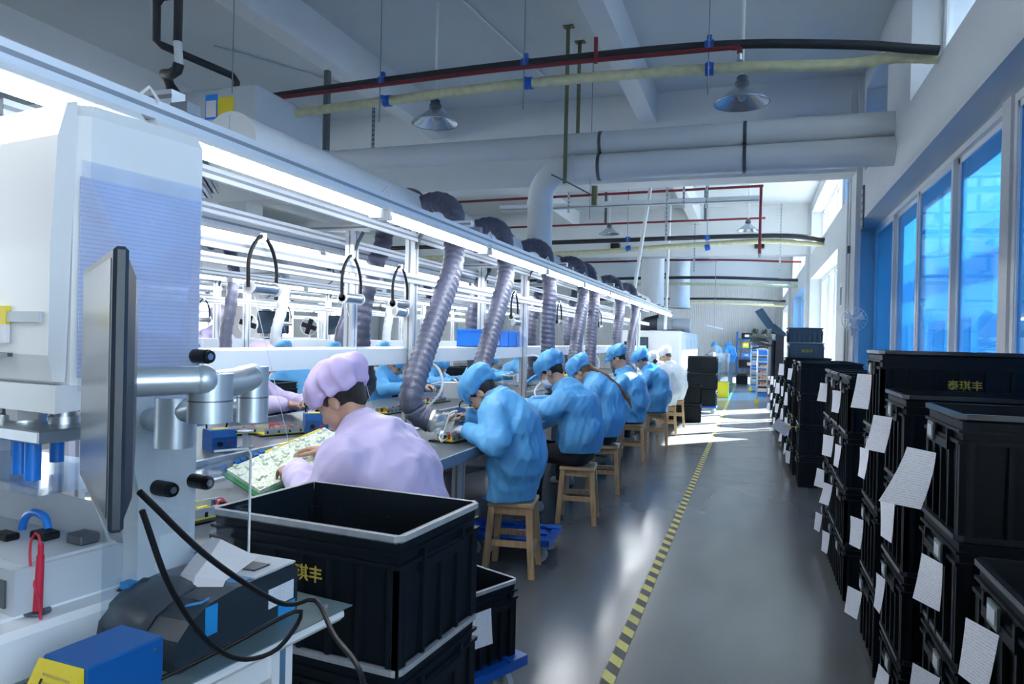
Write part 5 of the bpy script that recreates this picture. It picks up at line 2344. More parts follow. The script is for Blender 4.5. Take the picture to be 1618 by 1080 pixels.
b.prism([(-.135, .0), (-.135, .30), (-.175, .47), (-.2, .52), (0, .52), (0, .0)], 'x', -.045, 0.0, 'white_metal')
b.build('upright_plate', t)
b = MB()
b.prism([(-.135, .0), (-.135, .30), (-.175, .47), (-.2, .52), (0, .52), (0, .0)], 'x', -.62, -.575, 'white_metal')
b.build('upright_plate', t)
b = MB()
b.box((-.575, -.05, .0), (-.045, -.0, .18), 'white_metal')
b.build('back_panel', t)
b = MB()                                              # base with a ledge in front
b.rbox((-.66, -.42, 0), (.012, .0, .098), 'white_metal', .012)
b.box((-.60, -.40, .098), (-.05, -.135, .104), 'white_metal')
b.build('base', t)
b = MB()
b.box((-.575, -.34, .104), (-.046, -.135, .185), 'lightgrey')
b.box((-.25, -.344, .115), (-.07, -.339, .165), 'duct_band')
b.build('riser', t)
for (u, v_, z, lab) in ((.0, -.235, .562, 0), (.0, -.012, .567, 0), (.0, -.095, .298, 0), (.0, -.008, .298, 0)):
    b = MB()
    b.cyl((u, v_, z), (u + .045, v_, z), .0155, 'black', 14)
    b.cyl((u + .045, v_, z), (u + .052, v_, z), .0135, 'black', 14)
    b.cyl((u + .052, v_, z), (u + .053, v_, z), .007, 'steel', 10)
    b.build('knob', t)
b = MB()
b.cyl((-.001, -.12, .106), (.008, -.12, .106), .014, 'duct_band', 14)
b.build('rubber_foot', t)
for (u, v_, r_, m_) in ((-.14, -.20, .022, 'steel'), (-.24, -.22, .034, 'steel'), (-.30, -.14, .025, 'white_metal'), (-.42, -.22, .034, 'steel')):
    b = MB()
    b.cyl((u, v_, .435), (u, v_, .50), r_, m_, 18)
    b.cyl((u, v_, .43), (u, v_, .445), r_ * 1.3, m_, 18)
    b.build('guide_bush', t)
b = MB()
b.box((-.235, -.26, .435), (-.195, -.22, .49), 'white_metal')
b.build('bush_block', t)
b = MB()
b.rbox((-.55, -.30, .405), (-.055, -.06, .430), 'steel', .003)
b.build('press_plate', t)
for i, (u, v_, L) in enumerate(((-.52, -.27, .085), (-.40, -.27, .085), (-.33, -.25, .06), (-.275, -.27, .06), (-.20, -.25, .075), (-.14, -.26, .08), (-.16, -.12, .08), (-.3, -.12, .08), (-.45, -.12, .08))):
    b = MB()
    b.cyl((u, v_, .405 - L), (u, v_, .405), .0145 if i % 3 else .017, 'blue_bright', 14)
    b.build('push_post', t)
b = MB()
b.box((-.55, -.30, .310), (-.055, -.06, .324), 'clear_fog')
b.build('acrylic_plate', t)
b = MB()                                              # tilted fixture deck with its parts
b.box((-.54, -.32, .185), (-.06, -.14, .19), 'lightgrey')
b.prism([(-.535, .19), (-.535, .21), (-.47, .275), (-.12, .262), (-.07, .19)], 'y', -.15, -.144, 'lightgrey')
b.build('fixture_deck', t)
for (u, v_, w, d, h, m_) in ((-.45, -.24, .05, .03, .012, 'black'), (-.38, -.23, .012, .012, .03, 'black'), (-.28, -.26, .05, .03, .014, 'black'), (-.22, -.22, .05, .035, .016, 'black'), (-.13, -.2, .05, .04, .02, 'steel_dark')):
    b = MB()
    b.rbox((u, v_, .19), (u + w, v_ + d, .19 + h), m_, .003)
    b.build('fixture_block', t)
b = MB()
b.tube(smooth_path([(-.30, -.19, .19), (-.29, -.19, .215), (-.26, -.19, .232), (-.22, -.19, .228), (-.205, -.19, .205)], .008), .008, 'blue_bright', 8)
b.build('blue_handle', t)
b = MB()
b.tube(smooth_path([(-.56, -.31, .17), (-.50, -.3, .21), (-.42, -.27, .225), (-.33, -.26, .21), (-.22, -.28, .16), (-.18, -.3, .13)], .02), .004, 'black', 6)
b.build('fixture_cable', t)
b = MB()                                              # clear guard round the throat
b.box((.055, -.245, .0), (.057, .10, .52), 'clear')
b.build('guard_panel', t)
b = MB()
b.tube([(.056, .10, .0), (.056, .10, .345), (.056, .09, .36), (.056, -.0, .365)], .0028, 'white_plastic', 6)
b.build('guard_edge', t)
b = MB()                                              # sheet in a plastic sleeve on the side of the head
b.box((.002, -.266, .53), (.0035, -.004, .90), paper_mat('printed_table_sheet', (.60, .69, .93), (.46, .55, .82), 140, 760, .30, axis=(1, 2)))
b.build('written_sheet', t, 'pale blue printed sheet')
b = MB()
b.add([(.006, -.266, .505), (.006, .0, .505), (.005, .0, .93), (.005, -.266, .93), (.014, -.14, .7), (.011, -.05, .60)], [(0, 1, 5), (1, 2, 5), (2, 4, 5), (2, 3, 4), (3, 0, 4), (0, 5, 4)], 'sleeve')
b.build('plastic_sleeve', t)
b = MB()                                              # amber board standing at the near end of the base
b.box((-.10, -.46, .02), (-.06, -.452, .185), mat('amber_board', (.30, .19, .03), .3, coat=.4))
b.box((-.092, -.463, .09), (-.068, -.46, .17), 'screen_dark')
b.box((-.105, -.464, .0), (-.055, -.448, .02), 'blue_metal')
b.box((-.105, -.464, .185), (-.055, -.448, .2), 'black')
b.build('amber_board', t)

# red test leads
t = thing('test_probe', 'red test probe standing in the base of the white press', 'probe', (*loc2(PO, -.045, -.300), TZ + .100))
b = MB()
b.cyl((0, 0, 0), (0, 0, .004), .022, 'steel_dark', 16)
b.build('ring', t)
b = MB()
b.cyl((0, 0, .003), (.003, .002, .105), .0085, 'red', 10, r1=.0065)
b.cyl((.003, .002, .105), (.003, .002, .125), .005, 'red', 8)
b.build('probe_body', t)
b = MB()
b.tube(smooth_path([(.003, .002, .12), (-.004, 0, .145), (-.014, -.004, .13), (-.012, -.006, .09), (.0, -.006, .05), (.02, -.012, .02), (.035, -.02, -.01), (.045, -.03, -.06), (.05, -.05, -.098)], .01), .0024, 'red', 6)
b.build('lead', t)
t = thing('test_clip', 'red clip with a thin red lead lying at the near end of the press base', 'clip', (*loc2(PO, -.05, -.385), TZ + .100))
b = MB()
b.cyl((-.03, -.01, .004), (.01, .01, .012), .006, 'red', 8, r1=.011)
b.cyl((.008, .002, .0), (.02, .006, .0), .006, 'blue_metal', 8)
b.build('clip_body', t)
b = MB()
b.tube(smooth_path([(-.03, -.01, .005), (-.05, -.02, .03), (-.04, -.02, .09), (-.055, -.03, .13)], .01), .0024, 'red', 6)
b.tube(smooth_path([(-.05, -.02, .03), (-.09, -.04, .0), (-.10, -.05, -.05), (-.05, -.07, -.098)], .01), .0024, 'red', 6)
b.build('lead', t)

# monitor on its arm
mo = Vector((-.815, .733, 1.383))
mdir = Vector((-.3059, .2240, 0)).normalized()
mt = thing('monitor', 'thin dark monitor seen nearly edge on, on a silver jointed arm beside the press', 'monitor', mo, math.atan2(mdir.y, mdir.x))
b = MB()                                               # local x along the width, +y is the screen side (left), -y the back
b.rbox((-.19, .0, -.16), (.19, .016, .16), 'screen_dark', .004)
b.build('casing', mt)
b = MB()
b.box((-.176, .0162, -.145), (.176, .0172, .147), 'screen')
b.build('screen', mt)
b = MB()
v = []
for (s_, y) in ((1.0, .0), (.86, -.012), (.55, -.022)):
    for (sx, sz2) in ((-1, -1), (1, -1), (1, 1), (-1, 1)):
        v.append((sx * .178 * s_, y, sz2 * .15 * s_))
f = []
for k in (0, 4):
    for i in range(4):
        j = (i + 1) % 4
        f.append((k + i, k + 4 + i, k + 4 + j, k + j))
f.append((8, 11, 10, 9))
b.add(v, f, 'screen_dark')
b.build('back_shell', mt)
AJ = [Vector(p) - mo for p in ((-.783, .772, 1.380), (-.735, .82, 1.382), (-.742, .842, 1.372), (-.79, .995, 1.372), (-.99, 1.035, 1.30))]
Rm = Matrix.Rotation(-math.atan2(mdir.y, mdir.x), 3, 'Z')
AJ = [Rm @ p for p in AJ]
MS = mat('silver_arm', (.42, .50, .58), .3, metal=.5)
b = MB()
b.cyl(AJ[0] + Rm @ Vector((-.012, -.02, 0)), AJ[1], .021, MS, 18, r1=.0195)
b.ball(AJ[1], .021, MS, 16, 10)
b.build('arm_link', mt)
b = MB()
b.cyl(AJ[2] + Vector((0, 0, .018)), AJ[2] + Vector((0, 0, -.052)), .031, MS, 24)
b.cyl(AJ[2] + Vector((0, 0, -.020)), AJ[2] + Vector((0, 0, -.022)), .0315, 'steel_dark', 24)
b.build('elbow_joint', mt)
b = MB()
b.tube([AJ[2] + Vector((0, 0, -.0)), AJ[2].lerp(AJ[3], .5), AJ[3] + Vector((0, 0, .005))], .022, MS, 14)
b.build('arm_link', mt)
b = MB()
b.cyl(AJ[3] + Vector((0, 0, .022)), AJ[3] + Vector((0, 0, -.07)), .025, MS, 24)
b.cyl(AJ[3] + Vector((0, 0, -.028)), AJ[3] + Vector((0, 0, -.030)), .0255, 'steel_dark', 24)
b.build('elbow_joint', mt)
b = MB()
b.tube([AJ[3] + Vector((0, 0, -.045)), AJ[3].lerp(AJ[4], .6) + Vector((0, 0, -.01)), AJ[4]], .02, MS, 14)
b.build('arm_link', mt)
b = MB()
b.cyl(AJ[4] + Vector((0, 0, .03)), AJ[4] + Vector((0, 0, -.06)), .034, MS, 22)
p = Rm @ (Vector((*loc2(PO, .0, -.11), 1.27)) - mo)
b.tube([AJ[4] + Vector((0, 0, -.02)), p], .024, MS, 12)
b.build('arm_mount', mt)

# printer
po = (-1.075, 1.205)
t = thing('label_printer', 'charcoal label printer with blue tape strips on the side table', 'printer', (po[0], po[1], TZ), math.radians(-3))
t.scale = (1, 1, .74)
b = MB()
side = [(-.165, 0), (-.175, .03), (-.168, .08), (-.140, .115), (-.09, .142), (-.02, .152), (.09, .150), (.155, .146), (.165, .135), (.165, 0)]
b.prism(side, 'x', -.115, .115, 'printer')
b.build('body', t)
b = MB()
v = []
cov = [(-.1755, .045), (-.170, .088), (-.145, .121), (-.09, .149), (-.02, .159), (.06, .158)]
for (y, z) in cov:
    for x in (-.10, -.085, .02, .035):
        v.append((x, y - (.004 if abs(x + .03) < .06 else 0), z + (.004 if x in (-.085, .02) else -.006)))
f = []
for k in range(len(cov) - 1):
    for i in range(3):
        f.append((k * 4 + i, k * 4 + i + 1, k * 4 + 5 + i, k * 4 + 4 + i))
b.add(v, f, 'printer_top', True)
b.build('front_cover', t)
b = MB()
b.box((-.03, -.182, .035), (.03, -.174, .075), 'black')
b.box((-.02, -.180, .018), (.012, -.173, .030), 'lightgrey')
b.build('paper_slot', t)
b = MB()
b.box((-.10, .03, .150), (.112, .16, .156), 'lightgrey')
b.rbox((.03, .06, .156), (.085, .11, .160), 'printer', .003)
b.build('top_panel', t)
b = MB()
for (p, q) in (((.115, .07, .05), (.1165, .15, .105)),):
    b.box(p, q, 'paper')
b.build('rating_label', t, 'white printed rating label')
for lab, P4 in (('tape_strip', [(.070, -.115, .131), (.100, -.10, .1395), (.10, .03, .1525), (.065, .02, .1525)]),):
    b = MB()
    P4 = [Vector(p) for p in P4]
    b.add([p for p in P4] + [p + Vector((0, 0, .002)) for p in P4], [(0, 1, 2, 3), (7, 6, 5, 4), (0, 4, 5, 1), (1, 5, 6, 2), (2, 6, 7, 3), (3, 7, 4, 0)], 'blue_tape')
    b.build(lab, t, 'blue tape strip')
b = MB()
b.box((.1155, -.105, .06), (.1170, -.075, .135), 'blue_tape', )
b.build('tape_strip', t, 'blue tape strip')
b = MB()
b.box((.1155, .10, .0), (.1175, .155, .045), 'blue_tape')
b.build('tape_strip', t, 'blue tape strip')
b = MB()
b.box((-.103, -.10, .146), (-.080, .03, .163), 'blue_tape', rot=(.05, 0, 0))
b.build('tape_strip', t, 'blue tape strip')
# paper sticking out of the printer
t2 = thing('torn_paper', 'crumpled white paper sheet sticking up out of the printer', 'paper', (po[0] + .035, po[1] - .03, TZ + .094))
b = MB()
g = [[(-.055, -.015, 0), (-.01, -.025, .0), (.045, -.01, .0)], [(-.06, .0, .03), (-.01, -.015, .035), (.05, .0, .028)], [(-.045, .02, .062), (.005, .005, .068), (.075, .02, .05)], [(-.02, .04, .098), (.012, .03, .10), (.10, .035, .072)]]
v = [p for r_ in g for p in r_]
f = []
for k in range(3):
    for i in range(2):
        f.append((k * 3 + i, k * 3 + i + 1, k * 3 + 4 + i, k * 3 + 3 + i))
b.add(v + [(p[0], p[1] + .0012, p[2]) for p in v], f + [tuple(q + 12 for q in r_[::-1]) for r_ in f], 'paper_plain')
b.build('sheet', t2)

# blue instrument box with a yellow sloping label
t = thing('instrument_box', 'blue metal box with a sloping yellow label beside the printer', 'box', (-.978, .886, TZ), math.radians(-6))
b = MB()
b.rbox((-.052, -.068, 0), (.052, .068, .112), 'blue_metal', .003)
b.build('casing', t)
b = MB()
b.add([(-.056, -.070, .108), (.050, -.070, .112), (.050, -.105, .045), (-.056, -.105, .041), (-.056, -.070, .0), (.050, -.070, 0), (.050, -.105, 0), (-.056, -.105, 0)],
      [(0, 3, 2, 1), (4, 5, 6, 7), (0, 4, 7, 3), (1, 2, 6, 5), (2, 3, 7, 6), (0, 1, 5, 4)], 'yellow')
b.build('sloping_label', t, 'yellow sloping label')
b = MB()
n_ = Vector((0, -.886, .463))
for (x0, y0, x1, y1, m_) in ((-.03, .25, .034, .30, 'gold'), (-.025, .40, .03, .44, 'gold'), (-.045, .50, -.036, .85, 'black'), (-.030, .36, -.024, .62, 'black')):
    c4 = []
    for (x, s_) in ((x0, y0), (x1, y0), (x1, y1), (x0, y1)):
        c4.append(Vector((x, -.070 - .035 * s_, .110 - .067 * s_)) + n_ * .0015)
    b.add(c4, [(3, 2, 1, 0)], m_)
b.build('label_marks', t)
b = MB()
b.cyl((.052, .05, .095), (.0535, .05, .095), .0025, 'steel', 8)
b.build('screw', t)

# black cables draped over the printer
for lab, pts, r_ in (('thick black cable from the monitor looping over the printer and off the table', [(-.769, .745, 1.235), (-.749, .854, 1.119), (-.757, 1.01, 1.005), (-.79, 1.12, .953), (-.775, 1.17, .945), (-.69, 1.10, .92), (-.565, .985, .915), (-.54, .96, .80)], .0046),
                     ('black cable hanging from the monitor in a long loop in front of the printer', [(-.765, .746, 1.21), (-.763, .797, 1.09), (-.785, .898, .972), (-.80, 1.0, .90), (-.775, 1.063, .90), (-.79, 1.14, .935), (-.86, 1.02, .90), (-.945, .92, .86)], .0042)):
    b = MB()
    b.tube(smooth_path(pts, .015), r_, 'black', 8)
    tag(b.build('cable'), lab, 'cable')


# ------------------------------------------------------------------ things on the benches
BZ = .79


def power_board(label, loc, rz, L=.30, Wd=.12, seed=0, group='circuit boards on the near bench', tray=True, big=False):
    rr = random.Random(seed)
    t = thing('circuit_board', label, 'circuit board', loc, rz, group)
    b = MB()
    b.box((-L / 2, -Wd / 2, .008), (L / 2, Wd / 2, .012), 'yellow_plastic' if tray else 'green')
    b.build('board', t)
    if tray:
        b = MB()
        b.box((-L / 2 - .03, -Wd / 2 - .03, 0), (L / 2 + .03, Wd / 2 + .03, .008), 'black')
        b.build('tray', t)
    b = MB()
    for sg in (-1, 1):
        b.box((-L / 2 + .01, sg * (Wd / 2 - .008) - .002, .012), (L / 2 - .01, sg * (Wd / 2 - .008) + .002, .045), 'lightgrey')
    for q in range(6):
        x = -L / 2 + .03 + (L - .06) * q / 5
        b.box((x - .006, -Wd / 2 + .003, .014), (x + .004, -Wd / 2 + .006, .03), 'black')
    b.build('heat_sink', t)
    b = MB()
    for q in range(26 if big else 18):
        x, y = rr.uniform(-L / 2 + .02, L / 2 - .03), rr.uniform(-Wd / 2 + .02, Wd / 2 - .03)
        k = rr.random()
        if k < .4:
            b.cyl((x, y, .012), (x, y, .03 + .02 * rr.random()), .007 + .005 * rr.random(), ['black', 'copper', 'red', 'blue_metal'][rr.randrange(4)], 8)
        elif k < .7:
            b.box((x, y, .012), (x + .022, y + .016, .028 + .014 * rr.random()), ['yellow', 'copper', 'black', 'white_plastic'][rr.randrange(4)])
        else:
            b.tube(smooth_path([(x, y, .014), (x + .01, y + .01, .05), (x + .03, y + .0, .045), (x + .04, y - .01, .014)], .012), .003, 'red', 5)
    b.build('components', t)
    return t


for (x, y, a, L, lab) in ((-1.80, 4.30, 80, .34, 'circuit board with orange and red parts in front of the first blue worker'),
                          (-1.86, 2.02, 75, .34, 'circuit board with red wires beside the white press, behind the big front crate'),
                          (-1.90, 5.62, 82, .32, 'circuit board with a yellow edge in front of the masked worker'),
                          (-1.95, 5.15, 95, .30, 'circuit board lying between the first blue worker and the masked one'),
                          (-1.85, 6.90, 88, .30, 'circuit board in front of the ponytailed worker'),
                          (-1.85, 7.95, 88, .34, 'circuit board past the ponytailed worker, bottom of a small pile'),
                          (-1.86, 8.80, 88, .30, 'circuit board in front of the fourth blue worker'),
                          (-1.84, 10.3, 88, .30, 'circuit board in front of the fifth blue worker')):
    power_board(lab, (x, y, BZ), math.radians(a), L, .13, seed=int(y * 10))
for k in range(4):
    power_board('%s tray of boards in the tiered pile between the ponytailed and fourth workers' % ORD[k], (-1.95, 7.6 + .02 * k, BZ + .075 + .065 * k - .075 * (k == 99)), math.radians(88), .42, .22, seed=70 + k, group='tiered board trays')
b = MB()
for sx in (-.22, .22):
    for sy in (-.12, .12):
        b.cyl((-1.95 + sy, 7.63 + sx * 1.12, BZ), (-1.95 + sy, 7.63 + sx * 1.12, BZ + .36), .006, 'steel', 6)
for k in range(4):
    b.box((-1.95 - .125, 7.63 - .25, BZ + .069 + .065 * k), (-1.95 + .125, 7.63 + .25, BZ + .074 + .065 * k), 'steel_dark')
tag(b.build('tray_rack'), 'small wire rack holding tiered board trays on the near bench', 'rack')
for (x, y, a, L, lab) in ((-2.90, 4.05, 62, .44, 'long circuit board with a comb of pins on the far bench, front one'),
                          (-3.10, 3.95, 58, .36, 'tilted circuit board held by the lilac person across the bench'),
                          (-2.95, 5.55, 85, .36, 'circuit board on the far bench behind the dark bent hose'),
                          (-3.05, 6.6, 85, .34, 'circuit board on the far bench before the blue person across'),
                          (-3.08, 8.0, 85, .30, 'circuit board held by the blue person reaching across the bench'),
                          (-3.05, 9.7, 88, .32, 'circuit board on the far bench facing the ponytailed worker')):
    power_board(lab, (x, y, BZ), math.radians(a), L, .13, seed=int(y * 13), group='circuit boards on the far bench')

# bright white board being soldered by the lilac worker
t = thing('circuit_board', 'large white board packed with tiny parts held by the lilac worker', 'circuit board', (-1.90, 2.68, BZ + .005), math.radians(70))
b = MB()
b.box((-.27, -.13, .0), (.27, .13, .006), 'green', rot=(.26, -.26, 0), at=(0, 0, .09))
b.build('board', t)
b = MB()
b.box((-.25, -.115, .006), (.265, .12, .024), 'board_white', rot=(.26, -.26, 0), at=(0, 0, .09))
for k in range(60):
    x, y = _rs.uniform(-.24, .25), _rs.uniform(-.11, .11)
    b.box((x - .008, y - .008, .024), (x + .008, y + .008, .03 + .01 * _rs.random()), 'board_white', rot=(.26, -.26, 0), at=(0, 0, .09))
b.build('components', t)
b = MB()
for k in range(7):
    b.box((-.26 + .03 * k, .125, .006), (-.24 + .03 * k, .15, .03), ['blue_metal', 'steel_dark', 'blue_metal'][k % 3], rot=(.26, -.26, 0), at=(0, 0, .09))
b.box((-.1, .13, .004), (.25, .14, .02), 'yellow', rot=(.26, -.26, 0), at=(0, 0, .09))
b.build('connector_row', t)
b = MB()
b.box((-.10, -.10, 0), (-.04, .04, .03), 'black')
b.box((.16, -.10, 0), (.22, .06, .09), 'black')
b.build('rest_block', t)


def station(label, loc, rz, s=1.0):
    t = thing('soldering_station', label, 'instrument', loc, rz, 'blue bench instruments')
    t.scale = (s, s, s)
    b = MB()
    b.prism([(-.09, 0), (-.09, .09), (-.05, .13), (.08, .13), (.09, .11), (.09, 0)], 'x', -.075, .075, 'blue_metal')
    b.build('casing', t)
    b = MB()
    b.box((-.05, -.03, .130), (.05, .05, .133), 'yellow')
    b.build('top_label', t)
    b = MB()
    b.tube(smooth_path([(-.06, .06, .13), (-.06, .05, .17), (0, .04, .185), (.06, .05, .17), (.06, .06, .13)], .02), .006, 'black', 6)
    b.build('carry_handle', t)
    b = MB()
    b.cyl((-.03, -.091, .05), (-.03, -.105, .05), .015, 'black', 12)
    b.cyl((.03, -.091, .05), (.03, -.10, .05), .01, 'red', 10)
    b.build('dial', t)
    return t


station('blue bench instrument with a yellow top in front of the lilac worker face', (-2.78, 4.15, BZ), math.radians(40))
station('small blue instrument on the far bench by the monitor arm', (-2.82, 3.28, BZ), math.radians(60), .9)
station('blue instrument behind the clear hood of the first blue worker', (-2.02, 5.05, BZ), math.radians(70))
t = thing('wire_spool', 'empty white spool standing on the far bench beside the comb board', 'spool', (-2.76, 3.42, BZ))
b = MB()
b.lathe([(.045, 0), (.045, .006), (.016, .012), (.016, .083), (.045, .089), (.045, .095)], 'white_plastic', 20)
b.build('spool_body', t)
t = thing('soldering_iron', 'blue handled soldering iron held by the first blue worker', 'tool', (-1.80, 4.33, .925))
b = MB()
b.cyl((.05, .08, .0), (.0, -.01, -.03), .011, 'blue_metal', 10)
b.build('handle', t)
b = MB()
b.cyl((.0, -.01, -.03), (-.03, -.065, -.05), .004, 'steel', 8)
b.build('tip', t)
for i, (x, y, w, h, m_, lab) in enumerate(((-1.98, 6.25, .16, .10, 'white_plastic', 'small white box on the bench by the masked worker'),
                                           (-1.98, 6.42, .12, .07, 'red', 'small red box on the bench by the masked worker'),
                                           (-1.96, 8.35, .2, .12, 'lightgrey', 'grey box on the bench by the fourth worker'),
                                           (-2.0, 9.35, .2, .13, 'white_plastic', 'white box on the bench past the fourth worker'),
                                           (-3.2, 5.0, .22, .12, 'black', 'black tool box on the far bench behind the bent dark hose'),
                                           (-3.1, 7.2, .2, .16, 'white_plastic', 'white stacked carton on the far bench across from the first blue worker'))):
    t = thing('parts_box', lab, 'box', (x, y, BZ), .1 * i)
    b = MB()
    b.rbox((-w / 2, -w / 2, 0), (w / 2, w / 2, h), m_, .004)
    b.build('body', t)
    b = MB()
    b.rbox((-w / 2 - .003, -w / 2 - .003, h), (w / 2 + .003, w / 2 + .003, h + .012), m_, .004)
    b.build('lid', t)
# black crates standing behind the far side workers
for i, (x, y, n) in enumerate(((-4.75, 5.0, 3), (-4.75, 7.6, 3), (-4.75, 10.2, 3))):
    for k in range(n):
        crate('std', '%s crate of the %s black stack behind the people across the bench' % (LEVEL[n][k], ORD[i]), (x + .18, y + .9, .004 + CP * k), PI / 2, 'black crates across the bench', holder=False, text=2 if k == n - 1 else False)

# yellow scrubbing brush and a bottle rack seen through the press throat
t = thing('scrubbing_brush', 'yellow scrubbing brush with brown bristles on the far bench', 'brush', (-2.86, 2.42, BZ), .3)
b = MB()
b.rbox((-.10, -.035, .035), (.10, .035, .06), 'yellow_plastic', .006)
b.tube(smooth_path([(-.06, 0, .06), (-.05, 0, .085), (.06, 0, .09), (.09, 0, .055)], .02), .012, 'yellow_plastic', 8)
b.build('handle', t)
b = MB()
b.box((-.095, -.03, 0), (.095, .03, .035), 'brown')
o = b.build('bristles', t)
t = thing('clear_bottle', 'clear ribbed plastic bottle standing behind the press throat', 'bottle', (-2.05, 1.95, BZ))
b = MB()
b.lathe([(.05, 0), (.055, .02), (.05, .04), (.055, .06), (.05, .08), (.055, .1), (.05, .12), (.055, .14), (.03, .18), (.018, .2), (.018, .22)], 'clear_fog', 18)
b.build('body', t)
b = MB()
b.cyl((0, 0, .22), (0, 0, .24), .02, 'white_plastic', 12)
b.build('cap', t)

# ------------------------------------------------------------------ far end
t = thing('wave_oven', 'big white enclosed machine at the far end of the bench line', 'machine', (-2.35, 17.2, 0))
b = MB()
b.rbox((-.75, .0, 0), (.75, 5.2, 1.72), 'white_metal', .04)
b.build('cabinet', t)
b = MB()
b.rbox((-.70, -.5, .0), (.55, -.0, 1.2), 'white_metal', .03)
b.build('infeed', t)
b = MB()
b.box((-.5, -.51, 1.1), (-.2, -.5, 1.45), 'black')
b.box((-.17, -.51, 1.0), (.05, -.5, 1.3), 'lightgrey')
b.build('screen_panel', t)
for k in range(4):
    b = MB()
    b.box((.75, .15 + 1.25 * k, .5), (.765, 1.3 + 1.25 * k, 1.55), 'white_metal')
    b.box((.765, .9 + 1.25 * k, .95), (.78, .93 + 1.25 * k, 1.15), 'steel_dark')
    b.build('door', t)
t = thing('blower_motor', 'grey blower motor with dark pipe on top of the far white machine', 'motor', (-2.3, 20.9, 1.72))
b = MB()
b.cyl((.1, 0, .22), (.6, 0, .22), .2, 'lightgrey', 18)
b.cyl((-.3, 0, .25), (.1, 0, .25), .26, 'lightgrey', 20)
b.build('motor_body', t)
b = MB()
b.tube([(-.25, 0, .3), (-.6, 0, .25), (-.95, 0, .02)], [.24, .2, .14], 'steel_dark', 12)
b.build('inlet', t)
b = MB()
b.cyl((.2, 0, 0), (.2, 0, .1), .3, 'steel_dark', 10)
b.build('foot', t)
b = MB()
b.rbox((-.6, 0, -.02), (.0, .10, .03), 'white_plastic', .01)
t = tag(b.build('tube_lamp'), 'short white lamp fixture hung past the far white machine', 'lamp')
t.location = (-.9, 23.5, 1.9)
t.rotation_euler = (0, .18, .5)
b = MB()
b.cyl((-1.16, 23.36, 1.90), (-1.16, 23.36, CEIL - .002), .008, 'rod', 6)
tag(b.build('hanging_rod'), 'thin rod holding the short lamp past the far white machine', 'rod')
for k in range(5):
    b = MB()
    b.rbox((-3.05, 16.3, .0), (-2.95, 16.4, .0 + .01), 'steel', .002) if 0 else None
# black monitor and small desk before the oven
t = thing('desk_monitor', 'black monitor on a small white stand before the far white machine', 'monitor', (-2.55, 16.95, 1.202))
b = MB()
b.rbox((-.22, -.03, .06), (.22, .03, .36), 'black', .01)
b.build('casing', t)
b = MB()
b.box((-.2, -.034, .08), (.2, -.03, .34), 'screen')
b.build('screen', t)
b = MB()
b.cyl((0, .01, .0), (0, .01, .08), .025, 'black', 10)
b.box((-.1, -.08, 0), (.1, .08, .012), 'black')
b.build('stand', t)

# yellow bin with clear canisters
t = bin_box('yellow_bin', 'yellow plastic bin on the floor by the end stacks, carrying clear boxes', 'bin', (-.80, 20.2, 0), (.42, .36, .42), 'yellow_plastic')
for k in range(3):
    t = thing('clear_box', '%s clear plastic box stacked above the yellow bin' % LEVEL[3][k], 'box', (-.80, 20.2, .425 + .26 * k), .1 * k, 'clear boxes above the yellow bin')
    b = MB()
    a = .19
    for (p, q) in (((-a, -a, 0), (a, a, .004)), ((-a, -a, .004), (a, -a + .004, .25)), ((-a, a - .004, .004), (a, a, .25)), ((-a, -a + .004, .004), (-a + .004, a - .004, .25)), ((a - .004, -a + .004, .004), (a, a - .004, .25))):
        b.box(p, q, 'clear_fog')
    b.build('body', t)
    b = MB()
    b.box((-a - .01, -a - .01, .25), (a + .01, a + .01, .257), 'clear_fog' if k < 2 else 'wood')
    b.build('lid', t)
crate('std', 'single dark crate standing on end past the far people in blue', (-.35, 27.5, .0), PI / 2, None, holder=False)

# blue shelf with plants and boxes against the back wall
t = thing('blue_shelf', 'blue metal shelf against the far back wall', 'shelf', (.22, 36.6, 0))
for sx in (-.95, .95):
    for sy in (-.25, .25):
        b = MB()
        b.box((sx - .04, sy - .04, 0), (sx + .04, sy + .04, 2.05), 'blue_metal')
        b.build('upright', t)
for z in (.25, .75, 1.2, 1.65):
    b = MB()
    b.box((-.99, -.28, z), (.99, .28, z + .06), 'blue_metal')
    b.build('shelf_board', t)
for i, (x, z, w, h, m_, lab) in enumerate(((-.5, 1.71, .5, .28, 'black', 'dark box on top of the blue shelf'), (-.55, 1.26, .3, .26, 'yellow_plastic', 'yellow and white box on the upper middle shelf of the blue rack'),
                                           (.1, 1.26, .5, .26, 'blue_plastic', 'blue tub on the upper middle shelf of the blue rack'), (-.5, .81, .4, .22, 'blue_bright', 'blue tub on the lower middle shelf of the blue rack'),
                                           (.25, .81, .4, .26, 'yellow', 'yellow tub on the lower middle shelf of the blue rack'), (-.2, .31, 1.3, .38, 'black', 'long dark box on the bottom shelf of the blue rack'))):
    t = thing('storage_box', lab, 'box', (.22 + x, 36.5, z + .002))
    b = MB()
    b.rbox((-w / 2, -.2, 0), (w / 2, .2, h), m_, .02)
    b.build('body', t)
    b = MB()
    b.box((-w * .2, -.205, h * .3), (w * .2, -.2, h * .7), 'paper_plain')
    b.build('front_label', t)
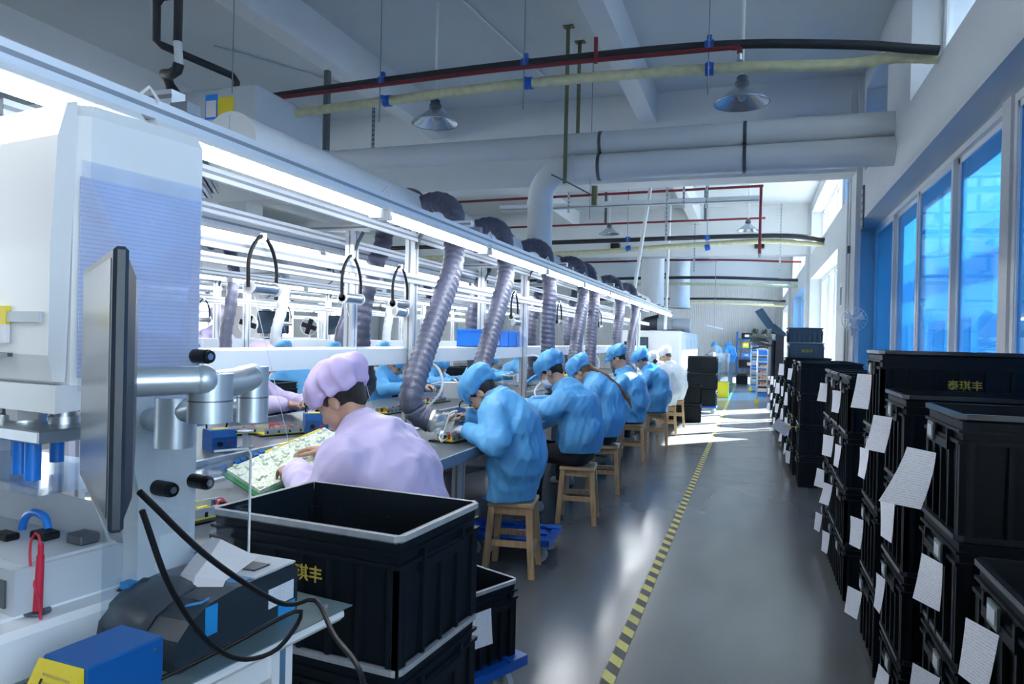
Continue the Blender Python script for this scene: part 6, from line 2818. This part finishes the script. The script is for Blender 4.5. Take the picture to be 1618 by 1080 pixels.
for k in range(3):
    t = thing('potted_plant', '%s potted plant from the dark box on top of the blue shelf' % ORD[k], 'plant', (.10 + .42 * k, 36.55, 1.712), 0, 'pots on the blue shelf')
    b = MB()
    b.lathe([(.10, 0), (.15, .22), (.16, .25)], 'lightgrey' if k != 1 else 'holder', 14)
    b.build('pot', t)
    b = MB()
    rr = random.Random(k)
    for q in range(40):
        a, e = rr.uniform(0, 6.28), rr.uniform(.15, 1.2)
        p = Vector((0, 0, .24))
        d = Vector((math.cos(a) * math.cos(e), math.sin(a) * math.cos(e), math.sin(e))) * rr.uniform(.15, .34)
        s_ = Vector((-math.sin(a), math.cos(a), 0)) * .035
        b.add([p, p + d * .6 + s_, p + d, p + d * .6 - s_], [(0, 1, 2, 3)], 'foliage')
        b.add([p + Vector((0, 0, .002)), p + d * .6 + s_ + Vector((0, 0, .004)), p + d + Vector((0, 0, .002)), p + d * .6 - s_ + Vector((0, 0, .004))], [(3, 2, 1, 0)], 'foliage')
    b.build('leaves', t)


def wire_rack(label, x, y, tiers, h, m1, m2):
    t = thing('wire_rack', label, 'rack', (x, y, 0), 0, 'tall wire racks')
    for sx in (-.24, .24):
        for sy in (-.34, .34):
            b = MB()
            b.cyl((sx, sy, .1), (sx, sy, h), .014, 'steel', 8)
            b.build('post', t)
            b = MB()
            b.cyl((sx, sy - .015, .05), (sx, sy + .015, .05), .05, 'yellow', 10)
            b.build('caster', t)
    for k in range(tiers):
        z = .14 + (h - .2) * k / (tiers - 1)
        b = MB()
        b.box((-.26, -.36, z), (.26, -.345, z + .03), 'steel')
        b.box((-.26, .345, z), (.26, .36, z + .03), 'steel')
        b.box((-.26, -.345, z), (-.245, .345, z + .03), 'steel')
        b.box((.245, -.345, z), (.26, .345, z + .03), 'steel')
        for q in range(6):
            b.box((-.245, -.3 + .115 * q, z + .01), (.245, -.29 + .115 * q, z + .02), 'steel')
        b.build('wire_shelf', t)
    return t


wire_rack('tall wheeled wire rack full of boards', .36, 18.9, 10, 1.52, 0, 0)
wire_rack('tall wheeled wire rack of pale packs behind the board filled rack', .20, 23.6, 10, 1.5, 0, 0)
for k in range(9):
    for j in range(2):
        zz = .14 + (1.52 - .2) * k / 9 + .031
        t = thing('board_stack', '%s board pack on the %s tier of the board filled wire rack' % (['aisle side', 'window side'][j], ORD[k]), 'boards', (.36 - .115 + .23 * j, 18.9, zz), 0, 'boards in the wire rack')
        b = MB()
        rr = random.Random(k * 2 + j)
        for q in range(6):
            m_ = ['white_plastic', 'board', 'brown', 'blue_bright', 'board', 'black'][rr.randrange(6)] if k < 7 else ['blue_bright', 'white_plastic', 'bluegrey'][rr.randrange(3)]
            b.box((-.10, -.32 + .105 * q, 0), (.10, -.24 + .105 * q, .05 + .05 * rr.random()), m_)
        b.build('pack', t)
for k in range(8):
    t = thing('board_stack', 'pale board pack on the %s tier of the pale wire rack' % ORD[k], 'boards', (.20, 23.6, .14 + (1.5 - .2) * k / 9 + .031), 0, 'boards in the far wire rack')
    b = MB()
    for q in range(5):
        b.box((-.22, -.32 + .125 * q, 0), (.22, -.24 + .125 * q, .06 + .03 * (q % 2)), ['blue_bright', 'white_plastic', 'bluegrey', 'white_plastic'][(q + k) % 4])
    b.build('pack', t)
# pedestal fan by the pier
t = thing('pedestal_fan', 'pale pedestal fan standing by the pier behind the window side stacks', 'fan', (1.16, 9.6, 0))
b = MB()
b.lathe([(.18, 0), (.18, .03), (.03, .06)], 'lightgrey', 16)
b.build('base', t)
b = MB()
b.cyl((0, 0, .05), (0, 0, 1.6), .018, 'lightgrey', 10)
b.build('pole', t)
b = MB()
for k in range(16):
    a = 2 * PI * k / 16
    b.tube([(0, -.10, 1.78), (.08 * math.cos(a), -.12, 1.78 + .08 * math.sin(a)), (.14 * math.cos(a), -.06, 1.78 + .14 * math.sin(a)), (.08 * math.cos(a), .0, 1.78 + .08 * math.sin(a))], .0022, 'white_plastic', 4)
b.lathe([(.142, -.004), (.146, 0), (.142, .004), (.138, 0), (.142, -.004)], 'white_plastic', 28, at=(0, -.06, 1.78), rot=(PI / 2, 0, 0), cap=False)
b.build('grille', t)
b = MB()
for k in range(3):
    a = 2 * PI * k / 3
    b.add([(0, -.05, 1.78), (.12 * math.cos(a), -.07, 1.78 + .12 * math.sin(a)), (.12 * math.cos(a + .9), -.04, 1.78 + .12 * math.sin(a + .9)),
           (0, -.047, 1.78), (.12 * math.cos(a), -.067, 1.78 + .12 * math.sin(a)), (.12 * math.cos(a + .9), -.037, 1.78 + .12 * math.sin(a + .9))], [(0, 1, 2), (5, 4, 3)], 'white_plastic')
b.build('blades', t)
b = MB()
b.cyl((0, -.03, 1.78), (0, .12, 1.78), .06, 'lightgrey', 14)
b.box((-.03, -.02, 1.58), (.03, .06, 1.74), 'lightgrey')
b.build('motor', t)

# ------------------------------------------------------------------ the lines behind
def ghost(root, dx, dy, label, group):
    return dup(root, (root.location.x + dx, root.location.y + dy, root.location.z), None, label, group)


for j, (dx, dy, nm) in enumerate(((-4.0, .6, 'second'), (-8.0, 1.2, 'third'))):
    ghost(F1, dx, dy, '%s aluminium bench frame from the aisle, seen through the nearest one' % nm, 'rear bench frames')
    ghost(D1, dx, dy, 'white collecting duct on top of the %s bench frame from the aisle' % nm, 'rear collecting ducts')
    for o_ in [q for q in bpy.data.objects if q.name.split('.')[0] == 'light_rail' and q.parent is None][:2]:
        side_ = 'aisle side' if 'aisle side' in o_['label'] else 'far side'
        ghost(o_, dx, dy, 'white light rail on the %s of the %s bench line' % (side_, nm), 'rear light rails')
    for side_, x in (('aisle side', -1.8), ('far side', -3.16)):
        for i, y in enumerate(LAMP_Y[1:]):
            dup(L1, (x + dx, y + dy, 2.105), 0, '%s tube lamp from the camera on the %s of the %s bench line' % (ORD[i], side_, nm), 'tube lamps of the %s line' % nm)
    t = thing('workbench', 'long grey workbench of the %s line from the aisle' % nm, 'workbench', (dx, dy, 0))
    b = MB()
    b.box((-3.62, LY0, .755), (-1.58, LY1, .79), 'bench')
    b.build('tabletop', t)
    for y in POST_Y:
        for x in (-1.7, -3.5):
            b = MB()
            b.box((x - .03, y - .03, 0), (x + .03, y + .03, .755), 'lightgrey')
            b.build('leg', t)
    for i, (y, kind) in enumerate(((3.2, 0), (4.3, 1), (5.2, 2), (6.6, 0), (7.6, 2), (9.2, 0), (10.6, 2), (12.2, 0))):
        x = -2.03 + dx
        if kind == 1:
            continue
        yy = y + dy
        pts = [(-2.42 + dx, yy, 2.50), (-2.33 + dx, yy, 2.60), (-2.15 + dx, yy, 2.54), (x, yy, 2.2), (x, yy - .04, 1.8), (x, yy - .12 - .05 * (i % 3), 1.4), (x + .08, yy - .16, 1.08), (x + .18, yy - .16, 1.0)]
        hose_obj('exhaust_hose', '%s grey exhaust hose from the camera along the %s bench line' % (ORD[i], nm), pts, .07, 'hose' if i % 2 else 'hose_pale', 'hoses of the %s line' % nm, step=.03, n=10)
    for i, y in enumerate((3.6, 4.9, 6.3, 7.9, 9.5)):
        o_ = [q for q in bpy.data.objects if q.name.split('.')[0] == 'solder_spool_hanger' and q.parent is None][0]
        dup(o_, (-2.204 + dx, y + dy, 1.80), None, '%s hanging spool from the camera along the %s bench line' % (ORD[i], nm), 'spools of the %s line' % nm)
# dark monitors, fans and cabinets on the second line's shelf
for i, (x, y, lab) in enumerate(((-6.5, 8.6, 'dark monitor on the shelf of the second line beside the front uprights'), (-6.5, 10.4, 'dark monitor on the second line seen behind the dark far hose'))):
    t = thing('desk_monitor', lab, 'monitor', (x, y, 1.366 + (0 if 1 else 0)), .4)
    b = MB()
    b.rbox((-.22, -.025, .08), (.22, .025, .40), 'black', .01)
    b.build('casing', t)
    b = MB()
    b.box((-.205, -.029, .095), (.205, -.025, .385), 'screen')
    b.build('screen', t)
    b = MB()
    b.box((-.11, -.08, 0), (.11, .08, .015), 'black')
    b.cyl((0, .02, .015), (0, .02, .12), .02, 'black', 8)
    b.build('stand', t)
for i, (x, y, z, lab) in enumerate(((-6.45, 6.55, 1.366, 'small round desk fan on the second line by the pale hose'), (-6.45, 8.0, 1.366, 'small round desk fan on the second line, second from the press'),
                                    (-6.45, 9.4, 1.366, 'small round desk fan on the second line, third from the press'))):
    t = thing('desk_fan', lab, 'fan', (x, y, z), .3)
    b = MB()
    b.lathe([(.13, -.03), (.14, 0), (.13, .03)], 'white_plastic', 18, at=(0, 0, .2), rot=(PI / 2, 0, 0), cap=False)
    b.build('ring', t)
    b = MB()
    for k in range(4):
        a = 2 * PI * k / 4 + .3
        b.box((.02, -.004, -.035), (.12, .004, .035), 'black', rot=(0, a, 0), at=(0, 0, .2))
    b.cyl((0, -.03, .2), (0, .05, .2), .03, 'black', 10)
    b.build('blades', t)
    b = MB()
    b.cyl((0, .03, 0), (0, .03, .2), .015, 'white_plastic', 8)
    b.cyl((0, .02, 0), (0, .02, .02), .09, 'white_plastic', 14)
    b.build('stand', t)
# shelving far left, before the far windows
for i, y in enumerate((7.0, 10.0, 13.0)):
    t = thing('storage_rack', '%s pale open rack from the camera standing before the far windows' % ORD[i], 'rack', (-17.5, y, 0), 0, 'racks before the far windows')
    for sx in (-.3, .3):
        for sy in (-1.0, 1.0):
            b = MB()
            b.box((sx - .025, sy - .025, 0), (sx + .025, sy + .025, 2.2), 'lightgrey')
            b.build('upright', t)
    for z in (.3, .8, 1.3, 1.8):
        b = MB()
        b.box((-.33, -1.03, z), (.33, 1.03, z + .05), 'lightgrey')
        b.build('shelf_board', t)


# ------------------------------------------------------------------ finer pieces hang from the part they sit on
def nest(name, child, under):
    for r in [o for o in bpy.data.objects if o.parent is None and o.name.split('.')[0] == name]:
        kids = list(r.children)
        hosts = [k for k in kids if k.name.split('.')[0] == under]
        if not hosts:
            continue
        for k in kids:
            if k.name.split('.')[0] == child:
                h = hosts[0]
                if len(hosts) > 1 and k.data and h.data:
                    def mid(o):
                        c = [Vector(q) for q in o.bound_box]
                        return sum(c, Vector()) / 8
                    h = min(hosts, key=lambda q: (mid(q) - mid(k)).length)
                k.parent = h


for n_, c_, u_ in (('pendant_lamp', 'bulb', 'socket'), ('pendant_lamp', 'canopy', 'stem'), ('tube_lamp', 'end_cap', 'tube'), ('tube_lamp', 'lead', 'housing'), ('monitor', 'screen', 'casing'),
                   ('monitor', 'back_shell', 'casing'), ('desk_monitor', 'screen', 'casing'), ('label_printer', 'paper_slot', 'body'), ('label_printer', 'rating_label', 'body'),
                   ('label_printer', 'tape_strip', 'body'), ('label_printer', 'top_panel', 'body'), ('test_press', 'front_cover', 'head'), ('test_press', 'cover_groove', 'head'),
                   ('test_press', 'warning_label', 'head'), ('test_press', 'written_sheet', 'head'), ('test_press', 'plastic_sleeve', 'head'), ('test_press', 'rubber_foot', 'base'), ('test_press', 'riser', 'base'),
                   ('test_press', 'fixture_block', 'fixture_deck'), ('test_press', 'blue_handle', 'fixture_deck'), ('test_press', 'fixture_cable', 'fixture_deck'), ('test_press', 'push_post', 'press_plate'),
                   ('test_press', 'guard_edge', 'guard_panel'), ('side_table', 'mat', 'tabletop'), ('side_table', 'stud', 'tabletop'), ('soldering_station', 'dial', 'casing'),
                   ('soldering_station', 'top_label', 'casing'), ('soldering_station', 'carry_handle', 'casing'), ('exhaust_hose', 'hood_edge', 'hood'), ('dolly', 'caster', 'deck'), ('stack_dolly', 'wheel', 'deck'),
                   ('stacking_crate', 'label_holder', 'body'), ('stacking_crate', 'paper_slip', 'body'), ('stacking_crate', 'lettering', 'body'), ('exhaust_duct', 'strap', 'duct_pipe'), ('exhaust_duct', 'collar', 'duct_pipe'),
                   ('collecting_duct', 'strap', 'duct_pipe'), ('collecting_duct', 'end_cap', 'duct_pipe'), ('wire_rack', 'caster', 'post'), ('solder_spool_hanger', 'hook', 'loop_cord'), ('circuit_board', 'heat_sink', 'board'),
                   ('circuit_board', 'components', 'board'), ('person', 'mask_strap', 'face_mask'), ('person', 'ponytail', 'hair'), ('coolant_pipe', 'branch', 'riser'), ('instrument_box', 'label_marks', 'sloping_label'),
                   ('instrument_box', 'screw', 'casing'), ('storage_bin', 'white_mark', 'body'), ('storage_bin', 'rim', 'body'), ('yellow_bin', 'rim', 'body'), ('storage_box', 'front_label', 'body'),
                   ('bench_frame', 'corner_brace', 'post'), ('workbench', 'edge_strip', 'tabletop'), ('air_handling_unit', 'blue_label', 'casing'), ('air_handling_unit', 'yellow_label', 'casing'),
                   ('duct_hanger', 'ceiling_plate', 'perforated_angle'), ('sprinkler_pipe', 'sprinkler_head', 'elbow'), ('wooden_stool', 'apron', 'seat'), ('pedestal_fan', 'blades', 'motor')):
    nest(n_, c_, u_)
